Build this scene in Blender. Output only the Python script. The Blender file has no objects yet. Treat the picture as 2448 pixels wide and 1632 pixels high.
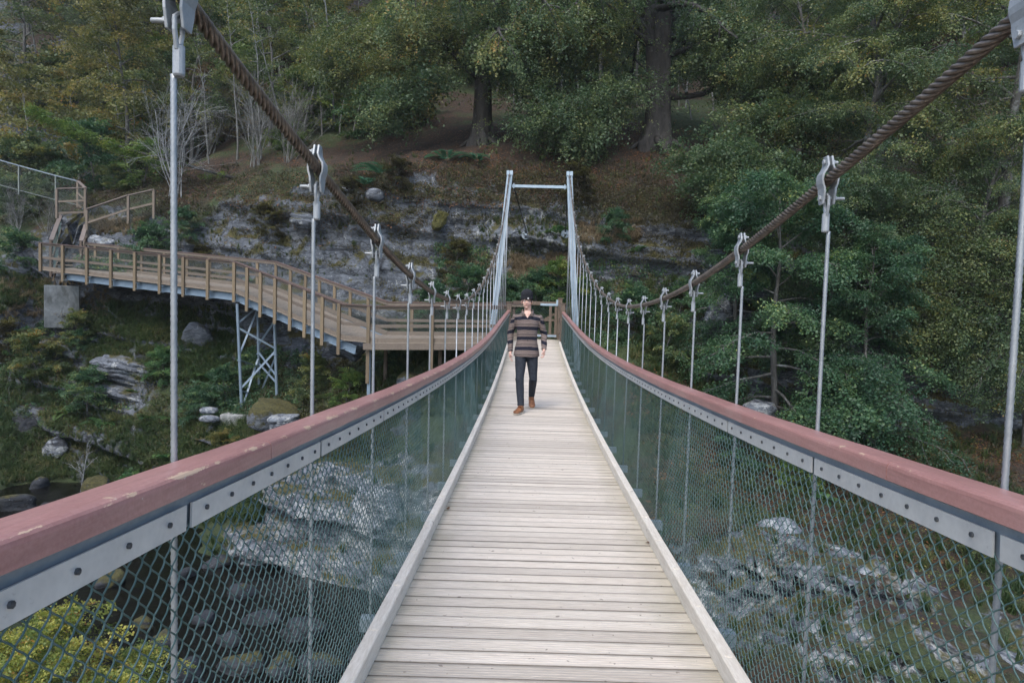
import bpy, bmesh, math, random
import numpy as np
from mathutils import Vector, Matrix, Euler, noise as mnoise
rng = np.random.default_rng(7)
random.seed(7)
sc = bpy.context.scene
COL = sc.collection
PI = math.pi

# ------------------------------------------------------------------ camera
YAW, PITCH, ROLL, FPX = 1.57, 2.67, 1.6, 1632.0
def cam_axes():
    y, p, r = map(math.radians, (YAW, PITCH, ROLL))
    f = Vector((-math.sin(y)*math.cos(p), math.cos(y)*math.cos(p), -math.sin(p)))
    ri = Vector((math.cos(y), math.sin(y), 0)); up = ri.cross(f)
    return ri*math.cos(r)+up*math.sin(r), -ri*math.sin(r)+up*math.cos(r), f
CR, CU, CF = cam_axes()
def at(px, py, Y):
    """a spot of the survey (measured in a 2352 px wide picture) at distance Y -> real position"""
    D = 2448/2352
    d = CF*FPX + CR*(px*D-1224) + CU*(816-py*D)
    return d*(Y/d.y)
cd = bpy.data.cameras.new('camera'); cam = bpy.data.objects.new('camera', cd); COL.objects.link(cam)
cam.matrix_world = Matrix(((CR.x, CU.x, -CF.x, 0), (CR.y, CU.y, -CF.y, 0), (CR.z, CU.z, -CF.z, 0), (0, 0, 0, 1)))
cd.sensor_width = 36; cd.lens = 36*FPX/2448; cd.clip_start = .05; cd.clip_end = 2000
sc.camera = cam

# ------------------------------------------------------------------ materials
MATS = {}
def new_mat(name):
    m = bpy.data.materials.new(name); m.use_nodes = True
    nt = m.node_tree; nt.nodes.clear()
    out = nt.nodes.new('ShaderNodeOutputMaterial')
    b = nt.nodes.new('ShaderNodeBsdfPrincipled'); nt.links.new(b.outputs[0], out.inputs[0])
    MATS[name] = m
    return m, nt, b, out
def nn(nt, t, **k):
    n = nt.nodes.new(t)
    for a, v in k.items():
        if a.startswith('i_'):
            key = a[2:]; key = int(key) if key.isdigit() else key.replace('_', ' ')
            n.inputs[key].default_value = v
        else: setattr(n, a, v)
    return n
def ramp(nt, fac, stops, interp='LINEAR'):
    r = nt.nodes.new('ShaderNodeValToRGB'); r.color_ramp.interpolation = interp
    e = r.color_ramp.elements
    while len(e) > 1: e.remove(e[-1])
    for i, (p, c) in enumerate(stops):
        el = e[0] if i == 0 else e.new(p)
        el.position = p; el.color = (*c, 1) if len(c) == 3 else c
    nt.links.new(fac, r.inputs[0]); return r.outputs[0]
def tex(nt, kind='noise', scale=5, detail=6, rough=.6, vec=None, stretch=None, coord='Object', **k):
    if vec is None:
        tc = nn(nt, 'ShaderNodeTexCoord'); vec = tc.outputs[coord]
    if stretch:
        mp = nn(nt, 'ShaderNodeMapping'); mp.inputs['Scale'].default_value = stretch
        nt.links.new(vec, mp.inputs[0]); vec = mp.outputs[0]
    if kind == 'noise':
        t = nn(nt, 'ShaderNodeTexNoise'); t.inputs['Scale'].default_value = scale
        t.inputs['Detail'].default_value = detail; t.inputs['Roughness'].default_value = rough
        nt.links.new(vec, t.inputs['Vector']); return t.outputs[0]
    if kind == 'voronoi':
        t = nn(nt, 'ShaderNodeTexVoronoi'); t.inputs['Scale'].default_value = scale
        if 'feature' in k: t.feature = k['feature']
        nt.links.new(vec, t.inputs['Vector']); return t.outputs[0]
def mix(nt, fac, a, b, mode='MIX'):
    m = nt.nodes.new('ShaderNodeMix'); m.data_type = 'RGBA'; m.blend_type = mode
    for s, v in ((0, fac), (6, a), (7, b)):
        if hasattr(v, 'is_linked'): nt.links.new(v, m.inputs[s])
        elif isinstance(v, (int, float)): m.inputs[s].default_value = v
        else: m.inputs[s].default_value = (*v, 1)
    return m.outputs[2]
def math_n(nt, op, a, b=None, clamp=False):
    m = nt.nodes.new('ShaderNodeMath'); m.operation = op; m.use_clamp = clamp
    for s, v in ((0, a), (1, b)):
        if v is None: continue
        if hasattr(v, 'is_linked'): nt.links.new(v, m.inputs[s])
        else: m.inputs[s].default_value = v
    return m.outputs[0]
def bump(nt, b, h, strength=.4, dist=.01):
    n = nt.nodes.new('ShaderNodeBump'); n.inputs['Strength'].default_value = strength; n.inputs['Distance'].default_value = dist
    nt.links.new(h, n.inputs['Height']); nt.links.new(n.outputs[0], b.inputs['Normal'])
def attr(nt, name):
    a = nt.nodes.new('ShaderNodeAttribute'); a.attribute_name = name; return a

def simple(name, c1, c2, scale=8, rough=.7, metal=0., stretch=None, bs=.2, bd=.004, lo=.35, hi=.7):
    m, nt, b, o = new_mat(name)
    n = tex(nt, scale=scale, stretch=stretch)
    nt.links.new(ramp(nt, n, [(lo, c1), (hi, c2)]), b.inputs['Base Color'])
    b.inputs['Roughness'].default_value = rough; b.inputs['Metallic'].default_value = metal
    if bs: bump(nt, b, n, bs, bd)
    return m

# deck boards: bleached, ribbed timber, green-grey grime towards the kerbs
def mat_deck():
    m, nt, b, o = new_mat('deck_timber')
    g = nn(nt, 'ShaderNodeNewGeometry')
    n1 = tex(nt, scale=2.2, stretch=(1, 8, 1)); n2 = tex(nt, scale=26, stretch=(.5, 6, 1)); 
    a = attr(nt, 'tint')
    base = ramp(nt, n1, [(.3, (.52, .455, .38)), (.55, (.65, .585, .505)), (.8, (.75, .70, .62))])
    base = mix(nt, .55, base, ramp(nt, n2, [(.3, (.46, .41, .345)), (.7, (.76, .705, .62))]))
    base = mix(nt, .8, base, ramp(nt, a.outputs['Fac'], [(0, (.66, .65, .64)), (.5, (.88, .88, .87)), (1, (1, .99, .98))]), 'MULTIPLY')
    tc = nn(nt, 'ShaderNodeTexCoord'); sx = nn(nt, 'ShaderNodeSeparateXYZ'); nt.links.new(tc.outputs['Object'], sx.inputs[0])
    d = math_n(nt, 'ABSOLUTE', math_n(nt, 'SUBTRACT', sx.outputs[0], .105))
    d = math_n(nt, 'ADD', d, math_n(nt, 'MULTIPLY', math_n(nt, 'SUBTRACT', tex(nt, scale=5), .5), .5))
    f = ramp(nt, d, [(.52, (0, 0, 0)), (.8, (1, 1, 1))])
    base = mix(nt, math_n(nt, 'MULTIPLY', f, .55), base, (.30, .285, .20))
    spots = tex(nt, 'noise', scale=22, detail=2)
    base = mix(nt, ramp(nt, spots, [(.70, (0, 0, 0)), (.74, (.8, .8, .8))]), base, (.2, .17, .14))
    gm = attr(nt, 'grime'); base = mix(nt, ramp(nt, gm.outputs['Fac'], [(0, (0, 0, 0)), (.6, (1, 1, 1))]), base, (.035, .03, .025))  # shade between boards painted into the colour of their side walls
    nt.links.new(base, b.inputs['Base Color']); b.inputs['Roughness'].default_value = .8
    bump(nt, b, n2, .25, .002)
    return m
def mat_kerb():
    m, nt, b, o = new_mat('kerb_timber')
    n1 = tex(nt, scale=3, stretch=(6, .8, 6)); n2 = tex(nt, scale=30, stretch=(4, .5, 4))
    base = mix(nt, .5, ramp(nt, n1, [(.3, (.54, .48, .39)), (.75, (.80, .755, .67))]), ramp(nt, n2, [(.3, (.52, .46, .37)), (.7, (.82, .78, .70))]))
    sp = tex(nt, 'noise', scale=14, detail=2)
    base = mix(nt, ramp(nt, sp, [(.70, (0, 0, 0)), (.74, (.7, .7, .7))]), base, (.24, .2, .15))
    nt.links.new(base, b.inputs['Base Color']); b.inputs['Roughness'].default_value = .75
    bump(nt, b, n2, .3, .002); return m
def mat_rail():
    m, nt, b, o = new_mat('rail_redbrown')
    n1 = tex(nt, scale=1.6, stretch=(2, 1, 2)); n2 = tex(nt, scale=120, detail=3)
    base = ramp(nt, n1, [(.25, (.30, .14, .125)), (.55, (.39, .20, .18)), (.8, (.48, .28, .255))])
    base = mix(nt, .25, base, ramp(nt, n2, [(.3, (.32, .16, .145)), (.7, (.56, .35, .32))]))
    w = attr(nt, 'wear')
    wn = tex(nt, scale=16, stretch=(1, .45, 1), detail=7, rough=.7)
    wf = math_n(nt, 'GREATER_THAN', math_n(nt, 'ADD', wn, math_n(nt, 'MULTIPLY', w.outputs['Fac'], .2)), .712)
    base = mix(nt, math_n(nt, 'MULTIPLY', wf, .85), base, (.62, .47, .33))
    dn = tex(nt, scale=60, detail=2)
    base = mix(nt, ramp(nt, dn, [(.74, (0, 0, 0)), (.78, (.8, .8, .8))]), base, (.55, .5, .45))
    nt.links.new(base, b.inputs['Base Color']); gr_ = tex(nt, scale=22, stretch=(5, .22, 5), detail=4)
    base = mix(nt, .5, base, ramp(nt, gr_, [(.35, (.72, .7, .7)), (.6, (1, 1, 1))]), 'MULTIPLY')
    st_ = tex(nt, scale=2.6, detail=5, rough=.7); base = mix(nt, ramp(nt, st_, [(.55, (0, 0, 0)), (.75, (.35, .35, .35))]), base, (.46, .34, .31))
    nt.links.new(base, b.inputs['Base Color']); b.inputs['Roughness'].default_value = .36
    bump(nt, b, gr_, .3, .0012); return m
def mat_steel(name, c1, c2, rough=.5, metal=.45, scale=7, dirt=True):
    m, nt, b, o = new_mat(name)
    n1 = tex(nt, scale=scale, detail=8); v = tex(nt, 'voronoi', scale=scale*9)
    base = mix(nt, .3, ramp(nt, n1, [(.3, c1), (.72, c2)]), ramp(nt, v, [(0, c1), (1, c2)]))
    if dirt:
        dn = tex(nt, scale=30, detail=5, rough=.8)
        base = mix(nt, ramp(nt, dn, [(.62, (0, 0, 0)), (.75, (.45, .45, .45))]), base, (.13, .12, .10))
    nt.links.new(base, b.inputs['Base Color']); b.inputs['Roughness'].default_value = rough; b.inputs['Metallic'].default_value = metal
    bump(nt, b, n1, .15, .002); return m
mat_deck(); mat_kerb(); mat_rail()
mat_steel('strip_steel', (.44, .46, .46), (.62, .64, .63), .45, .35)
mat_steel('channel_steel', (.20, .25, .29), (.32, .38, .43), .5, .4)
mat_steel('tower_steel', (.28, .38, .46), (.44, .54, .62), .45, .25, dirt=False)
mat_steel('clamp_steel', (.26, .29, .31), (.44, .47, .49), .5, .3, scale=20)
mat_steel('hanger_steel', (.26, .29, .31), (.44, .47, .49), .45, .5, scale=30)
mat_steel('beam_steel', (.17, .24, .31), (.27, .35, .42), .5, .3)
simple('bolt_dark', (.03, .035, .04), (.10, .11, .12), 30, .5, .5)
def mat_rope():
    m, nt, b, o = new_mat('cable_rope')
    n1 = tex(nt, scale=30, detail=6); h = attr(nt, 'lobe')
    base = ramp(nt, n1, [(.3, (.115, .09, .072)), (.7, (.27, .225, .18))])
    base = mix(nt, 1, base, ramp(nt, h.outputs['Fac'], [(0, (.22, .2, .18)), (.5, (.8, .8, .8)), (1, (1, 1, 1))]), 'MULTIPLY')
    nt.links.new(base, b.inputs['Base Color']); b.inputs['Roughness'].default_value = .38; b.inputs['Metallic'].default_value = .35
    return m
mat_rope()
simple('mesh_green', (.038, .090, .083), (.095, .162, .155), 12, .42, 0, bs=0)
simple('fence_mesh_grey', (.12, .15, .14), (.24, .27, .25), 12, .5, .3, bs=0)
def mat_wood(name, c1, c2, c3, st=(8, 8, .8), rough=.75):
    m, nt, b, o = new_mat(name)
    oi = nn(nt, 'ShaderNodeObjectInfo')
    n1 = tex(nt, scale=3, stretch=st); n2 = tex(nt, scale=24, stretch=st, detail=3)
    base = mix(nt, .5, ramp(nt, n1, [(.3, c1), (.7, c2)]), ramp(nt, n2, [(.35, c1), (.65, c3)]))
    base = mix(nt, 1, base, ramp(nt, oi.outputs['Random'], [(0, (.68, .68, .7)), (1, (1.0, 1.0, 1.0))]), 'MULTIPLY')
    nt.links.new(base, b.inputs['Base Color']); b.inputs['Roughness'].default_value = rough
    bump(nt, b, n2, .3, .003); return m
mat_wood('post_timber', (.16, .12, .072), (.27, .21, .13), (.33, .265, .17))
mat_wood('walk_timber', (.135, .11, .085), (.235, .195, .15), (.28, .235, .185), st=(1.2, 5, 5))
mat_wood('walk_boards', (.25, .21, .16), (.36, .305, .24), (.40, .345, .275), st=(5, .6, 5))
mat_wood('walk_rail', (.09, .06, .052), (.155, .105, .09), (.19, .135, .115), st=(1, 4, 4))
mat_wood('old_timber', (.17, .14, .12), (.29, .25, .22), (.33, .28, .25), st=(1.5, 1.5, 4))
mat_wood('gate_timber', (.10, .075, .055), (.19, .14, .10), (.22, .17, .13))
simple('moss_yellow', (.03, .032, .010), (.125, .12, .03), 22, .95, 0, bs=.9, bd=.05)
simple('concrete', (.22, .23, .22), (.42, .44, .44), 5, .9, 0, bs=.4, bd=.02)
def mat_pier():
    m, nt, b, o = new_mat('pier_concrete')
    n = tex(nt, scale=1.6, detail=9, rough=.75); n2 = tex(nt, scale=5, detail=5, stretch=(1, 1, .35))
    base = ramp(nt, n, [(.3, (.06, .07, .07)), (.55, (.17, .19, .20)), (.78, (.34, .37, .39))])
    base = mix(nt, ramp(nt, n2, [(.5, (0, 0, 0)), (.62, (.85, .85, .85))]), base, (.075, .085, .085))
    nt.links.new(base, b.inputs['Base Color']); b.inputs['Roughness'].default_value = .9; bump(nt, b, n, .5, .02)
mat_pier()

# rock, colour by dip bands, lichen and cracks
def rock_color(nt, lich=.55, moss=.5, dark=1.0, pale=None):
    vec = nn(nt, 'ShaderNodeNewGeometry').outputs['Position']
    n1 = tex(nt, scale=.9, detail=5, rough=.7, vec=vec, stretch=(1, 1, 2.2))
    n2 = tex(nt, scale=5, detail=4, rough=.75, vec=vec, stretch=(.8, .8, 1.8))
    base = ramp(nt, n1, [(.25, tuple(v*dark for v in (.035, .042, .055))), (.5, tuple(v*dark for v in (.10, .118, .145))), (.75, tuple(v*dark for v in (.22, .25, .29)))])
    base = mix(nt, .6, base, ramp(nt, n2, [(.32, (.022, .027, .036)), (.7, tuple(v*dark for v in (.27, .305, .345)))]))
    l = tex(nt, scale=2.6, detail=4, rough=.8, vec=vec)
    if pale: l = math_n(nt, 'ADD', l, math_n(nt, 'MULTIPLY', pale, .2))
    base = mix(nt, ramp(nt, l, [(lich, (0, 0, 0)), (lich+.05, (.7, .7, .7))]), base, ramp(nt, tex(nt, scale=9, detail=3, vec=vec), [(.35, (.24, .255, .26)), (.6, (.50, .53, .53))]))
    sp = tex(nt, scale=17, detail=3, rough=.7, vec=vec)
    base = mix(nt, ramp(nt, sp, [(.66, (0, 0, 0)), (.70, (.75, .75, .75))]), base, (.42, .47, .50))
    bd_ = tex(nt, scale=1.0, detail=5, rough=.75, vec=vec, stretch=(.22, .22, 3.4))
    base = mix(nt, .9, base, ramp(nt, bd_, [(.37, (.3, .31, .34)), (.45, (1, 1, 1))]), 'MULTIPLY')
    cr = nn(nt, 'ShaderNodeTexVoronoi', feature='DISTANCE_TO_EDGE'); cr.inputs['Scale'].default_value = 1.1
    mp = nn(nt, 'ShaderNodeMapping'); mp.inputs['Scale'].default_value = (.28, .28, 2.6); mp.inputs['Rotation'].default_value = (0, .14, 0)
    wob = nn(nt, 'ShaderNodeMix'); wob.data_type = 'VECTOR'
    nz = nn(nt, 'ShaderNodeTexNoise'); nz.inputs['Scale'].default_value = 2; nt.links.new(vec, nz.inputs['Vector'])
    ad = nn(nt, 'ShaderNodeVectorMath', operation='ADD'); nt.links.new(vec, ad.inputs[0]); nt.links.new(nz.outputs['Color'], ad.inputs[1])
    nt.links.new(ad.outputs[0], mp.inputs[0]); nt.links.new(mp.outputs[0], cr.inputs['Vector'])
    crk = ramp(nt, cr.outputs[0], [(0, (.12, .12, .12)), (.05, (1, 1, 1))])
    base = mix(nt, .8, base, crk, 'MULTIPLY')
    mo = tex(nt, scale=1.3, detail=4, rough=.65, vec=vec)
    geo = nn(nt, 'ShaderNodeNewGeometry'); sx = nn(nt, 'ShaderNodeSeparateXYZ'); nt.links.new(geo.outputs['Normal'], sx.inputs[0])
    up = math_n(nt, 'ADD', mo, math_n(nt, 'MULTIPLY', sx.outputs[2], .22))
    if pale: up = math_n(nt, 'SUBTRACT', up, math_n(nt, 'MULTIPLY', pale, .10))
    mf = ramp(nt, up, [(moss+.12, (0, 0, 0)), (moss+.2, (1, 1, 1))])
    base = mix(nt, mf, base, ramp(nt, tex(nt, scale=14, vec=vec), [(.35, (.035, .036, .014)), (.65, (.095, .088, .028))]))
    return base, n2, vec
def mat_rock(name, **k):
    m, nt, b, o = new_mat(name)
    c, h, v = rock_color(nt, **k)
    nt.links.new(c, b.inputs['Base Color']); b.inputs['Roughness'].default_value = .85
    bump(nt, b, h, .9, .06); return m
mat_rock('rock_lichen', lich=.53, moss=.56, dark=1.0)
mat_rock('rock_pale', lich=.49, moss=.66, dark=1.15)
mat_rock('rock_grey', lich=.6, moss=.56, dark=.85)
mat_rock('rock_mossy', lich=.66, moss=.36)
mat_rock('rock_wet', lich=.9, moss=.62, dark=.22); mat_rock('rock_river', lich=.68, moss=.42, dark=.35)
def mat_ground():
    m, nt, b, o = new_mat('ground_cover')
    pa = attr(nt, 'pale'); c, h, vec = rock_color(nt, lich=.615, moss=.485, dark=.88, pale=pa.outputs['Fac'])
    rk = attr(nt, 'rock'); gr = attr(nt, 'green')
    l1 = tex(nt, scale=9, detail=4, rough=.8, vec=vec); l2 = tex(nt, scale=.7, detail=6, vec=vec)
    vo = nn(nt, 'ShaderNodeTexVoronoi'); vo.inputs['Scale'].default_value = 14; nt.links.new(vec, vo.inputs['Vector'])
    litter = ramp(nt, l1, [(.28, (.010, .008, .006)), (.5, (.030, .022, .015)), (.7, (.062, .040, .024)), (.85, (.12, .07, .035))])
    litter = mix(nt, .5, litter, ramp(nt, nn_out(nt, vo), [(0, (.018, .014, .01)), (.6, (.038, .027, .018)), (1, (.11, .055, .027))]))
    green = ramp(nt, l1, [(.3, (.016, .026, .010)), (.55, (.042, .062, .022)), (.8, (.085, .11, .035))])
    f = math_n(nt, 'ADD', l2, math_n(nt, 'SUBTRACT', gr.outputs['Fac'], .5))
    soil = mix(nt, ramp(nt, f, [(.45, (0, 0, 0)), (.6, (1, 1, 1))]), litter, green)
    n3 = tex(nt, scale=3, detail=6, vec=vec)
    rf = math_n(nt, 'ADD', rk.outputs['Fac'], math_n(nt, 'MULTIPLY', math_n(nt, 'SUBTRACT', n3, .5), 1.3))
    base = mix(nt, ramp(nt, rf, [(.42, (0, 0, 0)), (.56, (1, 1, 1))]), soil, c)
    nt.links.new(base, b.inputs['Base Color']); b.inputs['Roughness'].default_value = .95
    ad = math_n(nt, 'ADD', h, math_n(nt, 'MULTIPLY', l1, .6))
    bump(nt, b, ad, .8, .07); return m
def nn_out(nt, vo):
    s = nn(nt, 'ShaderNodeSeparateColor'); nt.links.new(vo.outputs['Color'], s.inputs[0]); return s.outputs[0]
mat_ground()
def mat_water():
    m, nt, b, o = new_mat('dark_water')
    n = tex(nt, scale=1.4, detail=6, stretch=(1, 1.4, 1), coord='Object')
    f = tex(nt, scale=.9, detail=10, rough=.85, coord='Object')
    fo = ramp(nt, f, [(.64, (0, 0, 0)), (.70, (1, 1, 1))])
    nt.links.new(mix(nt, fo, (.006, .006, .005), (.30, .33, .35)), b.inputs['Base Color'])
    b.inputs['Roughness'].default_value = .12; bump(nt, b, n, .5, .12)
mat_water()
def mat_bark(name, c1, c2, lich=(.35, .38, .36), lf=.6):
    m, nt, b, o = new_mat(name)
    n1 = tex(nt, scale=6, detail=8, rough=.7, stretch=(1, 1, .35)); n2 = tex(nt, scale=2.2, detail=8, rough=.75)
    base = ramp(nt, n1, [(.3, c1), (.7, c2)])
    base = mix(nt, ramp(nt, n2, [(lf, (0, 0, 0)), (lf+.08, (.8, .8, .8))]), base, lich)
    nt.links.new(base, b.inputs['Base Color']); b.inputs['Roughness'].default_value = .9
    bump(nt, b, n1, .8, .05)
mat_bark('bark_beech', (.022, .022, .022), (.075, .073, .07), (.15, .17, .17), .60)
mat_bark('bark_birch', (.085, .085, .08), (.22, .23, .22), (.32, .34, .34), .5)
mat_bark('bark_grey', (.06, .058, .055), (.15, .15, .14), (.28, .31, .31), .55)
mat_bark('bark_white', (.16, .17, .175), (.34, .36, .37), (.42, .45, .45), .5)
mat_bark('moss_bark', (.07, .08, .03), (.16, .17, .07), (.22, .24, .12), .5)
def mat_leaf(name, stops, trans=.32, rough=.5, tmul=1.5):
    m, nt, b, o = new_mat(name)
    a = attr(nt, 'rnd'); oi = nn(nt, 'ShaderNodeObjectInfo')
    f = math_n(nt, 'ADD', a.outputs['Fac'], math_n(nt, 'MULTIPLY', math_n(nt, 'SUBTRACT', oi.outputs['Random'], .5), .22), True)
    c = ramp(nt, f, stops)
    nt.links.new(c, b.inputs['Base Color']); b.inputs['Roughness'].default_value = rough
    t = nn(nt, 'ShaderNodeBsdfTranslucent'); nt.links.new(mix(nt, 1, c, (tmul, tmul, tmul*.8), 'MULTIPLY'), t.inputs[0])
    ms = nn(nt, 'ShaderNodeMixShader'); ms.inputs[0].default_value = trans
    nt.links.new(b.outputs[0], ms.inputs[1]); nt.links.new(t.outputs[0], ms.inputs[2]); nt.links.new(ms.outputs[0], o.inputs[0])
mat_leaf('leaf_beech', [(0, (0.041, 0.082, 0.043)), (.45, (0.082, 0.138, 0.066)), (.75, (0.150, 0.198, 0.078)), (.95, (0.264, 0.264, 0.084)), (1, (0.360, 0.228, 0.084))])
mat_leaf('leaf_mixed', [(0, (0.043, 0.079, 0.036)), (.4, (0.094, 0.138, 0.054)), (.7, (0.168, 0.194, 0.066)), (.9, (0.276, 0.258, 0.072)), (1, (0.384, 0.192, 0.060))])
mat_leaf('leaf_autumn', [(0, (0.054, 0.072, 0.029)), (.4, (0.144, 0.156, 0.048)), (.8, (0.264, 0.222, 0.066)), (1, (0.360, 0.168, 0.048))])
mat_leaf('leaf_lush', [(0, (0.022, 0.065, 0.036)), (.5, (0.054, 0.126, 0.062)), (.85, (0.114, 0.198, 0.078)), (1, (0.276, 0.324, 0.096))])
mat_leaf('leaf_bright', [(0, (.05, .10, .03)), (.5, (.10, .18, .045)), (.85, (.20, .27, .07)), (1, (.30, .27, .07))])
mat_leaf('leaf_yellow', [(0, (.09, .15, .04)), (.4, (.25, .30, .07)), (.8, (.48, .45, .10)), (1, (.35, .16, .05))])
mat_leaf('leaf_brown', [(0, (.04, .03, .018)), (.5, (.085, .06, .03)), (1, (.15, .11, .05))])
mat_leaf('fern_green', [(0, (.03, .09, .035)), (.6, (.07, .17, .06)), (1, (.16, .24, .07))])
mat_leaf('fern_blue', [(0, (.03, .10, .07)), (.6, (.05, .16, .10)), (1, (.10, .20, .12))])
mat_leaf('grass_green', [(0, (.02, .045, .015)), (.55, (.05, .09, .03)), (.85, (.12, .14, .045)), (1, (.22, .19, .10))])
mat_leaf('grass_dry', [(0, (.12, .09, .055)), (.5, (.24, .19, .12)), (1, (.38, .31, .21))])
mat_leaf('heather', [(0, (.022, .022, .012)), (.4, (.05, .045, .02)), (.7, (.075, .08, .025)), (1, (.17, .15, .035))])
mat_leaf('litter_leaf', [(0, (.045, .024, .015)), (.5, (.13, .062, .03)), (.85, (.26, .12, .045)), (1, (.36, .19, .07))])

# ------------------------------------------------------------------ mesh helpers
class MB:
    def __init__(s): s.v = []; s.f = []; s.a = {}
    def add(s, vs, fs, **at_):
        o = len(s.v); s.v += [tuple(v) for v in vs]; s.f += [tuple(i+o for i in f) for f in fs]
        for k, val in at_.items():
            L = s.a.setdefault(k, [0.0]*o)
            L += [0.0]*(o-len(L)); L += list(val) if hasattr(val, '__len__') else [val]*len(vs)
    def box(s, c, size, R=None, **k):
        hx, hy, hz = size[0]/2, size[1]/2, size[2]/2
        vs = [Vector((x*hx, y*hy, z*hz)) for x in (-1, 1) for y in (-1, 1) for z in (-1, 1)]
        if R is not None: vs = [R @ v for v in vs]
        c = Vector(c)
        s.add([v+c for v in vs], [(0, 1, 3, 2), (4, 6, 7, 5), (0, 4, 5, 1), (2, 3, 7, 6), (0, 2, 6, 4), (1, 5, 7, 3)], **k)
    def beam(s, a, b, w, h, up=(0, 0, 1), **k):
        """a bar from a to b, w wide across, h deep along up"""
        a = Vector(a); b = Vector(b); d = b-a; L = d.length; d.normalize()
        side = d.cross(Vector(up)); side = side.normalized() if side.length > 1e-6 else Vector((1, 0, 0)); u = side.cross(d)
        R = Matrix((side, d, u)).transposed()
        s.box((a+b)/2, (w, L, h), R, **k)
    def tube(s, pts, rad, n=8, cap=True, ref=None, **k):
        pts = [Vector(p) for p in pts]; m = len(pts)
        if not hasattr(rad, '__len__'): rad = [rad]*m
        vs = []; fs = []; pu = Vector(ref) if ref else None
        for i, p in enumerate(pts):
            t = (pts[min(i+1, m-1)]-pts[max(i-1, 0)]).normalized()
            if pu is None: pu = Vector((1, 0, 0)) if abs(t.x) < .8 else Vector((0, 1, 0))
            u = (pu-t*pu.dot(t)).normalized(); w = t.cross(u); pu = u
            for j in range(n):
                a = 2*PI*j/n; vs.append(p+(u*math.cos(a)+w*math.sin(a))*rad[i])
        for i in range(m-1):
            for j in range(n):
                q = (j+1) % n; fs.append((i*n+j, i*n+q, (i+1)*n+q, (i+1)*n+j))
        if cap: fs += [tuple(range(n))[::-1], tuple((m-1)*n+j for j in range(n))]
        s.add(vs, fs, **k)
    def rope(s, pts, R, lobes, lay, npl=4, depth=.16):
        """a laid wire rope: lobed section turning along its path"""
        pts = [Vector(p) for p in pts]; m = len(pts); n = lobes*npl; vs = []; fs = []; lob = []
        pu = Vector((1, 0, 0)); L = 0
        for i, p in enumerate(pts):
            if i: L += (p-pts[i-1]).length
            t = (pts[min(i+1, m-1)]-pts[max(i-1, 0)]).normalized()
            u = (pu-t*pu.dot(t)).normalized(); w = t.cross(u); pu = u; ph = 2*PI*L/lay
            for j in range(n):
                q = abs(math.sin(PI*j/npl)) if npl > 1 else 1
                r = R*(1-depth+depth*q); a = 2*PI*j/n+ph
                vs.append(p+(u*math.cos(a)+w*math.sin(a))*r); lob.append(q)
        for i in range(m-1):
            for j in range(n):
                q = (j+1) % n; fs.append((i*n+j, i*n+q, (i+1)*n+q, (i+1)*n+j))
        fs += [tuple(range(n))[::-1], tuple((m-1)*n+j for j in range(n))]
        s.add(vs, fs, lobe=lob)
    def lathe(s, prof, c=(0, 0, 0), n=16, R=None, **k):
        vs = []; fs = []; c = Vector(c)
        for r, z in prof:
            for j in range(n):
                v = Vector((r*math.cos(2*PI*j/n), r*math.sin(2*PI*j/n), z))
                vs.append((R @ v if R else v)+c)
        for i in range(len(prof)-1):
            for j in range(n):
                q = (j+1) % n; fs.append((i*n+j, i*n+q, (i+1)*n+q, (i+1)*n+j))
        fs += [tuple(range(n))[::-1], tuple((len(prof)-1)*n+j for j in range(n))]
        s.add(vs, fs, **k)
def mesh_of(name, v, f, mat, smooth=False, attrs=None):
    me = bpy.data.meshes.new(name)
    if isinstance(v, np.ndarray):
        v = np.ascontiguousarray(v, dtype=np.float32); f = np.ascontiguousarray(f, dtype=np.int32); k = f.shape[1]
        me.vertices.add(len(v)); me.vertices.foreach_set('co', v.ravel())
        me.loops.add(f.size); me.loops.foreach_set('vertex_index', f.ravel())
        me.polygons.add(len(f)); me.polygons.foreach_set('loop_start', np.arange(0, f.size, k, dtype=np.int32))
        me.polygons.foreach_set('loop_total', np.full(len(f), k, dtype=np.int32))
        me.update(calc_edges=True)
    else:
        me.from_pydata(v, [], f)
    if attrs:
        for k, a in attrs.items():
            at_ = me.attributes.new(k, 'FLOAT', 'POINT'); arr = np.zeros(len(me.vertices), dtype=np.float32); a = np.asarray(a, dtype=np.float32)
            arr[:len(a)] = a; at_.data.foreach_set('value', arr)
    me.materials.append(MATS[mat] if isinstance(mat, str) else mat)
    if smooth: me.polygons.foreach_set('use_smooth', np.ones(len(me.polygons), dtype=bool))
    me.update(); return me
def bevel_mesh(me, w, seg=2):
    bm = bmesh.new(); bm.from_mesh(me)
    bmesh.ops.recalc_face_normals(bm, faces=bm.faces)
    bmesh.ops.bevel(bm, geom=[e for e in bm.edges if len(e.link_faces) == 2 and e.calc_face_angle(0) > .6], offset=w, segments=seg, profile=.5, affect='EDGES')
    bm.to_mesh(me); bm.free()
def link(name, me, parent=None, local=False):
    o = bpy.data.objects.new(name, me); COL.objects.link(o)
    if parent is not None:
        o.parent = parent
        if not local and parent.type == 'EMPTY': o.matrix_parent_inverse = Matrix.Translation(-parent.location)
    return o
def build(name, mb, mat, parent=None, smooth=False, bevel=0, local=False):
    me = mesh_of(name, mb.v, mb.f, mat, False, mb.a)
    if bevel: bevel_mesh(me, bevel)
    if smooth: me.polygons.foreach_set('use_smooth', np.ones(len(me.polygons), dtype=bool))
    return link(name, me, parent, local)
def empty(name, loc, label, cat, group=None, rz=0):
    o = bpy.data.objects.new(name, None); COL.objects.link(o); o.location = loc; o.rotation_euler = (0, 0, rz)
    o.empty_display_size = .2
    return tag(o, label, cat, group)
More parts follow.
